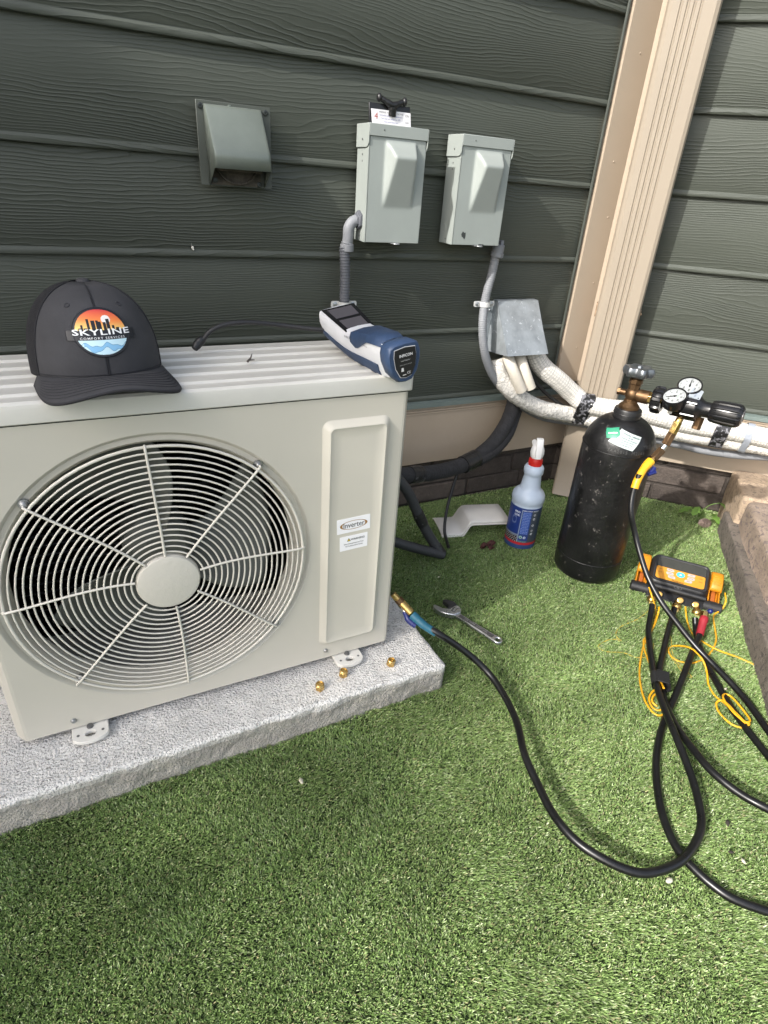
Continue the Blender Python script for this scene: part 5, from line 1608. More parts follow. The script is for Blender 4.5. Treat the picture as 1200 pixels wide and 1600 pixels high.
# ================================================================ spray bottle
def bottle():
    b = thing('spray_bottle', (1.005, -.275, .002), 'cloudy spray bottle with blue label, red collar and white trigger on the turf', 'spray bottle')
    prof = [(.0, .0), (.036, .0), (.0400, .003), (.0410, .008), (.0410, .128), (.0402, .131), (.0425, .136), (.0435, .143), (.0425, .152), (.038, .161), (.0300, .168), (.0275, .171), (.0255, .178), (.0222, .206), (.0225, .210), (.0250, .2135), (.0256, .220), (.0250, .229), (.0215, .2345), (.016, .236)]
    mb = MB(); mb.lathe(prof, 48, True)
    m = mat('cloudy_bottle_plastic', srgb(182, 196, 214), rough=.30, var=.04, vs=30, trans=.0, spec=.5)
    body = build(mb, 'bottle_body', m, b, sharp=50)
    # label: wraps the whole body; drawn on a fine grid
    rnd = random.Random(4)
    base = R(-118)       # angle facing the camera
    def LP(x, z, e=.0004):
        a = base + x / .0412
        return ((.0412 + e) * math.cos(a), (.0412 + e) * math.sin(a), z)
    navy, blue, red = (.018, .045, .20), (.03, .09, .38), (.42, .02, .03)
    def lab(x, z):
        if z < .016: return (.030, .060, .17)
        if z < .0235: return red
        if z > .1215: return navy
        if x < -.0185:
            if z < .042: 
                return (.35, .33, .32) if (math.sin(x * 900) * math.sin(z * 700) > .35) else (.015, .015, .02)
            if z < .047: return (.16, .20, .25)
            if abs(x + .036) < .007 and abs(z - .088) < .013 and abs(math.hypot(x + .036, (z - .088) * .7) - .007) < .0016: return (.10, .14, .30)
            return (.012, .035, .19)
        if abs(x + .0175) < .001: return (.22, .28, .36)
        if x < .0085:
            if z > .030 and z < .122: 
                return blue if (-.0145 < x < .0065 and .050 < z < .116) else navy
            return (.06, .10, .13)
        if x < .030:
            return (.05, .065, .085)
        return (.03, .05, .10)
    mb = MB(); NX, NZ = 320, 110
    mb.grid(lambda uu, vv_: LP((uu - .5) * 2 * PI * .0412 * .999, .004 + .122 * vv_), NX, NZ, lambda uu, vv_: lab((uu - .5) * 2 * PI * .0412, .004 + .122 * vv_))
    lb = build(mb, 'label', M_vcol, b, sharp=180)
    mb = MB()
    wh = (.72, .75, .8)
    def T(s_, size, x, z, c=wh, **k): mb.text(s_, size, lambda a, c_: LP(a + x, c_ + z, .0007), c, **k)
    T('DIRECTIONS', .0042, -.004, .1195, bold=.02); T('CAUTION', .0038, .019, .1195, bold=.02)
    ws = ['foaming coil cleaner', 'spray evenly on coil', 'let stand 5 minutes', 'rinse with clean water', 'repeat if necessary', 'for condenser and', 'evaporator coils', 'no acid no fumes', 'do not mix with', 'other cleaners', 'keep from children', 'rinse hands after use', 'store upright below', '120 F do not freeze']
    for i, s_ in enumerate(ws): T(s_, .0036, -.004, .1135 - i * .0047, (.45, .52, .72), sx=.72)
    T('PRO', .008, -.030, .112, bold=.03); T('COIL', .007, -.030, .103, bold=.03)
    T('NON-ACID', .0046, -.004, .0265, (.2, .5, .55), sx=.9)
    for (x, z, r_, c) in ((.017, .108, .0032, (.5, .5, .5)), (.017, .096, .0034, (.55, .55, .55)), (.017, .077, .0034, (.55, .55, .55)), (.017, .061, .0032, (.45, .45, .45)), (.017, .051, .0034, (.6, .6, .6)), (-.010, .040, .0045, (.35, .55, .40)), (.000, .0395, .0036, (.6, .65, .8))):
        mb.col = c; mb.usecol = True
        vs_ = [LP(x + r_ * math.cos(2 * PI * k / 18), z + r_ * math.sin(2 * PI * k / 18), .0007) for k in range(18)]
        mb.add(vs_, [tuple(range(18))])
        mb.col = (.04, .07, .16)
        mb.add([LP(x + .45 * r_ * math.cos(2 * PI * k / 12), z + .45 * r_ * math.sin(2 * PI * k / 12), .001) for k in range(12)], [tuple(range(12))])
    build(mb, 'label_lettering', M_vcol, lb, sharp=180)
    mb = MB(); mb.lathe([(.0165, .2335), (.0170, .236), (.0170, .252), (.0155, .2545), (0, .2545)], 28)
    for k in range(28):
        a = 2 * PI * k / 28; mb.box(0, 0, 0, 0, 0, 0) if False else None
        mb.tube([(.0170 * math.cos(a), .0170 * math.sin(a), .238), (.0170 * math.cos(a), .0170 * math.sin(a), .251)], .0006, 4)
    build(mb, 'red_collar', mat('red_plastic', (.50, .015, .012), rough=.4), b, sharp=40)
    # trigger head seen from behind: round back shell and a tall flat lever
    hd = MB()
    hd.m = Matrix.Rotation(base + PI / 2, 4, 'Z')      # local -y towards the camera
    hd.loft([[(x * s_, y * s_ + dy, z) for x, y in rrect(-.0165, .0165, -.013, .015, .011, 5)] for z, s_, dy in ((.252, .62, 0), (.258, .92, 0), (.268, 1.03, 0), (.278, .98, 0), (.286, .80, .001), (.290, .5, .002))], True, True)
    hd.loft([[(x, y + dy, z) for x, y in rrect(-.0085 * k_, .0085 * k_, -.006, .004, .003, 3)] for z, k_, dy in ((.258, .9, -.012), (.272, 1.0, -.013), (.290, 1.05, -.010), (.304, 1.08, -.003), (.3075, 1.0, .000))], True, True)
    hd.cyl((0, .010, .275), (0, .050, .279), .0085, .0065, 14)
    build(hd, 'trigger_head', mat('white_trigger_plastic', (.80, .80, .80), rough=.35), b, sharp=45)
bottle()

# ================================================================ nitrogen cylinder
CX, CY = 1.088, -.444
def cylinder():
    c = thing('nitrogen_cylinder', (CX, CY, .0), 'scuffed black steel gas cylinder with a brass valve standing on the turf', 'gas cylinder')
    r = .0808
    prof = [(0, .004), (.060, .004), (.071, .006), (.0780, .012), (r, .022), (r, .345)]
    for k in range(1, 13):
        a = k / 12 * PI / 2 * .83
        prof.append((r - (r - .022) * (1 - math.cos(a)) * 1.12, .345 + .078 * math.sin(a)))
    prof = [p_ for p_ in prof if p_[0] > .027 or p_[1] < .1] + [(.0265, .418)]
    mb = MB(); mb.lathe(prof, 72, True)
    m = mat('chipped_black_paint', (.0065, .0065, .007), rough=.38, var=.4, vs=16, rvar=.10, bump=.45, bs=60, bd=.003, speck=(.075, .07, .065), spot_s=48, spot_t=.62, coat=.0)
    # sparse bright chips and scrapes
    n = m.node_tree.nodes; l = m.node_tree.links
    b = n['Principled BSDF']
    tc = n.new('ShaderNodeTexCoord'); mp = n.new('ShaderNodeMapping'); mp.inputs['Scale'].default_value = (1, 1, .55)
    l.new(tc.outputs['Object'], mp.inputs[0])
    no = n.new('ShaderNodeTexNoise'); no.inputs['Scale'].default_value = 95; no.inputs['Detail'].default_value = 6; no.inputs['Roughness'].default_value = .75
    l.new(mp.outputs[0], no.inputs[0])
    n2 = n.new('ShaderNodeTexNoise'); n2.inputs['Scale'].default_value = 7; n2.inputs['Detail'].default_value = 3
    l.new(tc.outputs['Object'], n2.inputs[0])
    ad = n.new('ShaderNodeMath'); ad.operation = 'ADD'; l.new(no.outputs['Fac'], ad.inputs[0])
    m3 = n.new('ShaderNodeMath'); m3.operation = 'MULTIPLY'; m3.inputs[1].default_value = .35; l.new(n2.outputs['Fac'], m3.inputs[0]); l.new(m3.outputs[0], ad.inputs[1])
    mr = n.new('ShaderNodeMapRange'); mr.inputs[1].default_value = .855; mr.inputs[2].default_value = .90; l.new(ad.outputs[0], mr.inputs[0])
    mi = n.new('ShaderNodeMix'); mi.data_type = 'RGBA'; l.new(mr.outputs[0], mi.inputs[0])
    prev = b.inputs['Base Color'].links[0].from_socket
    l.new(prev, mi.inputs[6]); mi.inputs[7].default_value = (.42, .40, .37, 1); l.new(mi.outputs[2], b.inputs['Base Color'])
    body = build(mb, 'body', m, c, sharp=50)
    mb = MB()
    for z in (.352, .062): mb.tube([((r + .0002) * math.cos(2 * PI * k / 72), (r + .0002) * math.sin(2 * PI * k / 72), z) for k in range(72)], .0011, 6, closed=True)
    build_each(mb, 'weld_bead', m, c, sharp=80)
    mb = MB(); mb.lathe([(.0295, .408), (.0300, .412), (.0300, .436), (.0285, .4395), (.0240, .4405), (0, .4405)], 32)
    mb.tube([(.0302 * math.cos(2 * PI * k / 40), .0302 * math.sin(2 * PI * k / 40), .4290) for k in range(40)], .0008, 6, closed=True)
    build(mb, 'neck_ring', M_blackplastic, c, sharp=30)
    # shoulder sticker: green diamond and white text label
    def SH(ang, s):        # point on the shoulder, s = height
        rr_ = np.interp(s, [p_[1] for p_ in prof[4:]], [p_[0] for p_ in prof[4:]])
        return Vector((rr_ * math.cos(ang), rr_ * math.sin(ang), s))
    def SN(ang, s):
        a = SH(ang + .01, s) - SH(ang - .01, s); b_ = SH(ang, s + .002) - SH(ang, s - .002); return a.cross(b_).normalized()
    ac = R(-133)
    def SP(x, z, e=.0012):
        # patch centred on the shoulder, tilted
        ct, st_ = math.cos(R(-22)), math.sin(R(-22))
        xx, zz = x * ct - z * st_, x * st_ + z * ct
        s = .388 + zz * .70
        s = min(max(s, .30), .416)
        ang = ac + xx / .058
        return SH(ang, s) + SN(ang, s) * e
    mb = MB()
    def lc(x, z):
        if x > -.012: 
            return (.42, .47, .46)
        d_ = abs(x + .026) + abs(z - .002)
        if d_ < .019:
            if abs((x + .026) - (z - .002)) < .002 and d_ < .012: return (.7, .75, .7)
            return (.015, .22, .12)
        return (.42, .47, .46) if x > -.020 else None
    mb.grid(lambda uu, vv_: SP(-.046 + .072 * uu, -.0215 + .043 * vv_), 60, 40, lambda uu, vv_: lc(-.046 + .072 * uu, -.0215 + .043 * vv_))
    lb = build(mb, 'hazard_label', M_vcol, c, sharp=180, label='white label with a green diamond on the shoulder')
    mb = MB()
    for i, s_ in enumerate(('NITROGEN, COMPRESSED', 'UN 1066', 'WARNING: High pressure gas.', 'Use equipment rated for', 'cylinder pressure. Close', 'valve after each use.')):
        mb.text(s_, .0050 if i < 2 else .0042, lambda x, z, i=i: SP(x + .0075, z + .014 - .0056 * i, .0020), (.04, .10, .10), sx=.56, bold=.01)
    build(mb, 'label_lettering', M_vcol, lb, sharp=180)
    # stamped shoulder markings
    mb = MB()
    def ST(x, z, z0): 
        a = R(-118) + x / r; rr_ = np.interp(z0 + z, [p_[1] for p_ in prof[4:]], [p_[0] for p_ in prof[4:]])
        return ((rr_ + .0006) * math.cos(a), (rr_ + .0006) * math.sin(a), z0 + z)
    mb.text('3AA2015  M2146', .010, lambda x, z: ST(x - .01, z, .362), (.05, .05, .05), space=1.2)
    mb.text('RELAM', .010, lambda x, z: ST(x + .055, z, .374), (.05, .05, .05), space=1.3)
    build(mb, 'stamped_marks', M_vcol, c, sharp=180)
    # valve
    mb = MB()
    mb.lathe([(.0225, .440), (.0225, .446), (.0185, .450), (.0150, .453), (.0150, .458), (0, .458)], 24)
    mb.lathe([(.0125, .456), (.0125, .495), (.0145, .497), (.0145, .506), (.0125, .508), (.0095, .512), (.0095, .516), (0, .516)], 8)
    fr = frame((0, 0, .472), (.44, -.90, 0))
    mb.m = fr
    mb.cyl((-.033, 0, 0), (-.027, 0, 0), .0085, None, 6); mb.cyl((-.030, 0, 0), (0, 0, 0), .0068, None, 14)
    mb.sphere((0, 0, 0), .0165, 18, 10)
    mb.cyl((0, 0, 0), (.022, 0, 0), .0125, None, 20); mb.cyl((.014, 0, 0), (.036, 0, 0), .0145, None, 24)
    v = build(mb, 'valve', M_oldbrass, c, sharp=35)
    mb = MB(); rings = []
    for (rad, z) in ((.010, .508), (.014, .509), (.0215, .514), (.0275, .5145), (.0300, .520), (.0300, .526), (.0275, .5325), (.020, .534), (.014, .5315), (.010, .531)):
        ring = []
        for k in range(72):
            a = 2 * PI * k / 72
            sc = rad * (1 + .14 * math.cos(6 * a) * (rad > .02)); ring.append((sc * math.cos(a), sc * math.sin(a), z))
        rings.append(ring)
    mb.loft(rings, True, True)
    mb.lathe([(.0055, .528), (.0055, .5345), (.004, .536), (0, .536)], 6)
    build(mb, 'handwheel', mat('cast_aluminium', (.20, .215, .23), rough=.38, metal=.85, var=.3, vs=60, rvar=.1), v, sharp=40)
cylinder()

# ================================================================ regulator with two gauges
def regulator():
    # local x along the body from the valve to the knob, z up, tipped towards the camera
    g_ = thing('pressure_regulator', (CX + .44 * .030, CY - .90 * .030, .472), 'black nitrogen pressure regulator with two white gauges and a ribbed knob', 'regulator', rot=(R(30), R(-2), R(-64)))
    g_.scale = (.89, .93, .93)
    mk = mat('black_regulator_plastic', (.009, .009, .010), rough=.25, var=.2, vs=50)
    mb = MB()
    mb.m = Matrix.Identity(4)
    mb.lathe([(.0, .0), (.0125, 0), (.0142, .002), (.0142, .016), (.0125, .018), (0, .018)], 6, axis='x')
    mb.cyl((.018, 0, 0), (.055, 0, 0), .0075, None, 16)
    build(mb, 'inlet_nut', M_brass, g_, bevel=.0006)
    # hand-tight wheel
    rings = []
    for (rad, x) in ((.010, .0150), (.0265, .0160), (.0300, .021), (.0300, .035), (.0280, .040), (.019, .0405), (.014, .034)):
        ring = []
        for k in range(64):
            a = 2 * PI * k / 64; q = rad * (1 + (.055 * (1 if math.cos(8 * a) > 0 else -1) if rad > .02 else 0)); ring.append((x, q * math.cos(a), q * math.sin(a)))
        rings.append(ring)
    mb = MB(); mb.loft(rings, True, True); build(mb, 'inlet_wheel', mk, g_, sharp=35)
    # central body and bonnet
    mb = MB()
    mb.lathe([(0, .058), (.019, .058), (.0225, .062), (.0245, .085), (.0290, .090), (.0300, .104), (.0290, .118), (.0250, .122), (.0205, .126), (.0175, .134), (.0170, .150), (0, .150)], 36, axis='x')
    mb.box(.062, .105, -.019, .019, -.022, .024)
    for k in range(6):
        a = 2 * PI * k / 6; mb.box(0, 0, 0, 0, 0, 0) if False else None
        mb.cyl((.088, .0285 * math.cos(a), .0285 * math.sin(a)), (.121, .0285 * math.cos(a), .0285 * math.sin(a)), .0038, None, 10)
    build(mb, 'regulator_body', mk, g_, sharp=35, bevel=.0015)
    # knob: ribbed, tapered, with a grey end plate
    rings = []
    for (rad, x) in ((.0135, .146), (.0215, .148), (.0240, .152), (.0255, .164), (.0262, .180), (.0262, .204), (.0248, .209), (.0200, .2145), (.0165, .2155)):
        ring = []
        for k in range(80):
            a = 2 * PI * k / 80
            gph = (a * 12 / (2 * PI)) % 1
            dent = -.0020 if gph < .22 else 0
            q = rad + (dent if .0205 < rad else 0); ring.append((x, q * math.cos(a), q * math.sin(a)))
        rings.append(ring)
    mb = MB(); mb.loft(rings, True, True); kn = build(mb, 'knob', mk, g_, sharp=30)
    mb = MB(); mb.m = Matrix.Translation((.2150, 0, 0)); mb.lathe([(.0160, 0), (.0160, .0012), (.0145, .0018), (0, .0018)], 32, axis='x')
    mb.box(.0010, .0026, -.001, .001, -.012, .012)
    build(mb, 'knob_plate', mat('grey_plate', (.16, .16, .17), rough=.35, metal=.4), kn)
    # gauges
    for gi, (gx, gy, gz, tilt) in enumerate(((.070, -.016, .024, 0), (.087, .030, .020, 0))):
        fr = Matrix.Translation((gx, gy, gz)) @ Matrix.Rotation(R(-4 if gi == 0 else 3), 4, 'Y')
        mb = MB(); mb.m = fr
        mb.lathe([(0, -.014), (.022, -.014), (.0265, -.008), (.0275, .004), (.0280, .012), (.0270, .0150), (.0245, .0152), (.0240, .0125), (0, .0125)], 40)
        gb_ = build(mb, 'gauge_case', mk, g_, sharp=30)
        mb = MB(); mb.m = fr; mb.usecol = True; mb.col = (.36, .38, .38)
        mb.add([(.0239 * math.cos(2 * PI * k / 48), .0239 * math.sin(2 * PI * k / 48), .0128) for k in range(48)], [tuple(range(48))])
        F_ = lambda x, y: (y, -x, .0131)
        for k in range(31):
            a = R(-45 + 270 * k / 30); r0_ = .0200 if k % 5 else .0180
            mb.col = (.03, .03, .03)
            d_ = Vector((math.cos(a), math.sin(a), 0)); p2 = Vector((-d_.y, d_.x, 0)) * (.00035 if k % 5 else .0006)
            mb.add([tuple(d_ * r0_ - p2 + Vector((0, 0, .0131))), tuple(d_ * .0222 - p2 + Vector((0, 0, .0131))), tuple(d_ * .0222 + p2 + Vector((0, 0, .0131))), tuple(d_ * r0_ + p2 + Vector((0, 0, .0131)))], [(0, 1, 2, 3)])
        for k, s_ in enumerate(('0', '100', '200', '300', '400', '500', '600') if gi == 0 else ('0', '500', '1000', '2000', '3000', '4000')):
            a = R(225 - k * (270 / (6 if gi == 0 else 5)))
            px, py = .0145 * math.cos(a), .0145 * math.sin(a)
            mb.text(s_, .0056, lambda x, y: F_(x + px, y + py), (.02, .02, .02), sx=.75, bold=.02)
        mb.text('psi', .0038, lambda x, y: F_(x, y - .0085), (.03, .03, .03)); mb.text('NITROGEN' if gi == 0 else 'bar', .0024, lambda x, y: F_(x, y + .0075), (.1, .35, .15))
        build(mb, 'dial', M_vcol, gb_, sharp=180)
        mb = MB(); mb.m = fr; a = R(200 if gi == 0 else 95)
        mb.loft([[(-.005 * math.cos(a) - .0016 * math.sin(a) * s_, -.005 * math.sin(a) + .0016 * math.cos(a) * s_, .0137 + h) for s_, h in ((-1, 0), (1, 0), (1, .0005), (-1, .0005))], [(.0185 * math.cos(a) - .0006 * math.sin(a) * s_, .0185 * math.sin(a) + .0006 * math.cos(a) * s_, .0137 + h) for s_, h in ((-1, 0), (1, 0), (1, .0005), (-1, .0005))]], True, True)
        mb.lathe([(.0024, .0128), (.0022, .0148), (0, .015)], 16)
        build(mb, 'needle', M_blackplastic, gb_)
    mb = MB(); mb.usecol = True; mb.col = (.28, .31, .34)
    mb.m = Matrix.Translation((.108, .010, .0295)) @ Matrix.Rotation(R(12), 4, 'Y')
    mb.prism(rrect(-.013, .013, -.014, .016, .004, 4), -.004, .0012, 'z')
    mb.text('MAX 800', .0052, lambda x, y: (y, -x, .0015), (.1, .12, .2)); mb.text('PSI', .004, lambda x, y: (y - .006, -x, .0015), (.1, .12, .2))
    build(mb, 'info_plate', M_vcol, g_, sharp=30)
    mb = MB(); mb.box(.080, .110, -.010, .014, .018, .0270)
    build(mb, 'gauge_bridge', mk, g_, bevel=.003, seg=3)
    mb = MB(); mb.m = Matrix.Translation((.066, -.0275, -.002)) @ Matrix.Rotation(PI / 2, 4, 'X'); mb.lathe([(.0052, 0), (.0052, .0016), (0, .0018)], 20)
    build(mb, 'round_badge', M_whiteplastic, g_)
    # outlets below: given in world space, converted
    inv = (Matrix.Translation(g_.location) @ g_.rotation_euler.to_matrix().to_4x4() @ Matrix.Diagonal((.89, .93, .93, 1))).inverted()
    mb = MB(); mb.m = Matrix.Identity(4)
    pr_ = [inv @ Vector(q) for q in ((1.146, -.538, .455), (1.136, -.540, .432))]
    mb.cyl(pr_[0], pr_[1], .0085, None, 14)
    q2 = [inv @ Vector(q) for q in ((1.136, -.540, .436), (1.128, -.541, .410))]
    mb.cyl(q2[0], q2[1], .0105, None, 6)
    build(mb, 'outlet_fitting', M_brass, g_, sharp=25, bevel=.0006)
    mb = MB(); q2 = [inv @ Vector(q) for q in ((1.176, -.560, .450), (1.170, -.562, .424))]
    mb.cyl(q2[0], q2[1], .0105, None, 6)
    build(mb, 'relief_plug', M_oldbrass, g_, sharp=25, bevel=.0006)
regulator()

# ================================================================ hoses
def hose(name, path, lab, r=.0064, loc=None, k=10, mtl=None):
    t = thing(name, loc or path[0], lab, 'hose', 'charging hoses')
    mb = MB(); mb.tube(smooth(path, k), r, 14)
    build(mb, 'rubber_tube', mtl or M_hose, t, world=True, sharp=80)
    return t
M_hose = mat('black_hose_rubber', (.006, .006, .0065), rough=.33, var=.3, vs=40, rvar=.08, speck=(.14, .14, .14), spot_s=55, spot_t=.70)
def sleeve(t, a, b, r, mtl, name, r2=None):
    mb = MB(); a = Vector(a); b = Vector(b)
    mb.tube([a, a.lerp(b, .03), a.lerp(b, .25), a.lerp(b, .28), b], [r * .9, r, r, r * .93, r2 or r * .84], 18)
    return build(mb, name, mtl, t, world=True, sharp=35)
def hexnut(t, a, b, r, mtl=None, name='nut', seg=6):
    mb = MB(); mb.cyl(a, b, r, None, seg)
    return build(mb, name, mtl or M_brass, t, world=True, sharp=25, bevel=.0006)

# regulator hose: brass outlet, yellow sleeve, black tube over the manifold and away to the right
nh = PT['nitrogen_hose'][2:]
h1 = hose('charging_hose', nh, 'black hose with a yellow sleeve hanging from the regulator, crossing over the manifold', r=.0063)
a0 = Vector((1.128, -.541, .412)); a1 = Vector((1.118, -.541, .386))
hexnut(h1, a0, a1, .0100, M_oldbrass)
hexnut(h1, a1, Vector((1.108, -.541, .372)), .0062, M_chrome, 'stem', 14)
hexnut(h1, Vector((1.111, -.541, .374)), Vector((1.0900, -.5420, .356)), .0100, M_oldbrass)
hexnut(h1, Vector((1.0905, -.5420, .357)), Vector((1.0800, -.5430, .349)), .0068, M_brass, 'ferrule', 14)
mb = MB(); pts = smooth([(1.084, -.5425, .352), (1.0700, -.5450, .3430), (1.0560, -.5495, .3320), (1.0440, -.5540, .3160), (1.0375, -.5580, .3000)], 6)
mb.tube(pts, [.0098] * 5 + [.0092] * 3 + [.0084] * (len(pts) - 8), 18)
build(mb, 'yellow_sleeve', M_yellow, h1, world=True, sharp=50)
mb = MB(); mb.tube([(1.088, -.553, .340), (1.078, -.556, .330)], .0052, 10); mb.tube([(1.0865, -.560, .333), (1.0700, -.556, .328)], .0045, 8)
build(mb, 'valve_lever', M_blue, h1, world=True, sharp=40)

# hose on the unit's service port, big loop on the turf, back to the left port of the manifold
ch = [(.5045, -.6115, .1185)] + PT['charge_hose'][1:]
h2 = hose('charging_hose', ch, 'black hose with a light blue sleeve looping from the unit to the manifold')
hexnut(h2, (.4600, -.5490, .1650), (.4690, -.5570, .1545), .0060, M_brass, 'port_stem', 12)
hexnut(h2, (.4680, -.5560, .1560), (.4735, -.5610, .1490), .0085, M_oldbrass)
hexnut(h2, (.4735, -.5610, .1490), (.4860, -.5800, .1345), .0076, M_brass, 'valve_barrel', 16)
mb = MB(); mb.tube([(.4830, -.5760, .1375), (.4905, -.5900, .1290), (.4925, -.5935, .1270)], [.0088, .0094, .0080], 16)
mb.tube([(.4925, -.5935, .1270), (.5220, -.6310, .1050)], [.0078, .0078], 16); mb.tube([(.5220, -.6310, .1050), (.5700, -.6600, .0745)], [.0072, .0072], 16)
mb2 = MB(); mb2.tube(smooth([(.4865, -.5830, .1330), (.4925, -.5930, .1275), (.5020, -.6085, .1200), (.5170, -.6255, .1120)], 5), [.0088] * 5 + [.0082] * 5 + [.0076] * 6, 18)
build(mb2, 'blue_sleeve', mat('teal_blue_rubber', (.010, .085, .135), rough=.5, var=.15, vs=40), h2, world=True, sharp=50)
mb = MB(); mb.tube(smooth([(.4760, -.5700, .1380), (.4790, -.5810, .1240), (.4850, -.5905, .1180)], 4), [.0035] + [.005] * 3 + [.0065] * 5, 12)
mb.tube([(.4850, -.5905, .1180), (.4895, -.5960, .1150)], .0062, 12)
build(mb, 'valve_lever', M_blue, h2, world=True, sharp=40)
mb = MB(); mb.cyl((.4745, -.5650, .1420), (.4775, -.5730, .1340), .0050, None, 12); build(mb, 'lever_stem', M_chrome, h2, world=True)
h3 = hose('charging_hose', PT['right_hose'], 'black hose from the middle manifold port through the strap, curving off to the right')
h4 = hose('charging_hose', PT['red_hose'], 'black hose with a short red sleeve, running under the loop to the lower right corner')
sleeve(h4, (1.1560, -.7400, .045), (1.1200, -.7640, .0255), .0092, mat('red_rubber', (.27, .016, .025), rough=.5, var=.15, vs=40), 'red_sleeve')
hexnut(h4, (1.1640, -.7330, .0520), (1.1540, -.7410, .0440), .0085)
mb = MB(); mb.sphere((1.1700, -.7400, .058), .0062, 12, 8); mb.tube([(1.164, -.7345, .053), (1.170, -.740, .058)], .0035, 8); build(mb, 'valve_lever', M_blue, h4, world=True)
h5 = hose('charging_hose', PT['center_hose'], 'black hose from the right manifold port, lying below the long regulator hose')

def strap():
    s_ = thing('hose_strap', (.925, -.832, .0), 'black hook and loop strap binding two hoses and yellow cable below the manifold', 'strap')
    c = Vector((.926, -.829, .020)); t = Vector((-.70, -.70, .05)).normalized(); v_ = Vector((.70, -.70, 0)).normalized(); u_ = t.cross(v_)
    rings = []
    for j in range(9):
        s0 = (j / 8 - .5) * .034
        ring = []
        for k in range(36):
            a = 2 * PI * k / 36
            ca_, sa = math.cos(a), math.sin(a)
            q = v_ * (.0175 * (abs(ca_) ** .8) * (1 if ca_ > 0 else -1)) + u_ * (.0125 * (abs(sa) ** .8) * (1 if sa > 0 else -1))
            ring.append(c + t * s0 + q * (1 + .02 * math.sin(j * 2 + k)))
        rings.append(ring)
    mb = MB(); mb.loft(rings, True, False)
    o = build(mb, 'band', mat('black_webbing', (.010, .010, .011), rough=.9, bump=.6, bs=700, bd=.001), s_, world=True, sharp=70)
    mb = MB(); mb.m = frame(c + u_ * -.0 + Vector((0, 0, .0135)), v_, (0, 0, 1)); mb.box(-.010, .013, -.017, .017, -.001, .0012)
    build(mb, 'loose_end', M_blackrubber, s_, world=True, bevel=.0006)
strap()

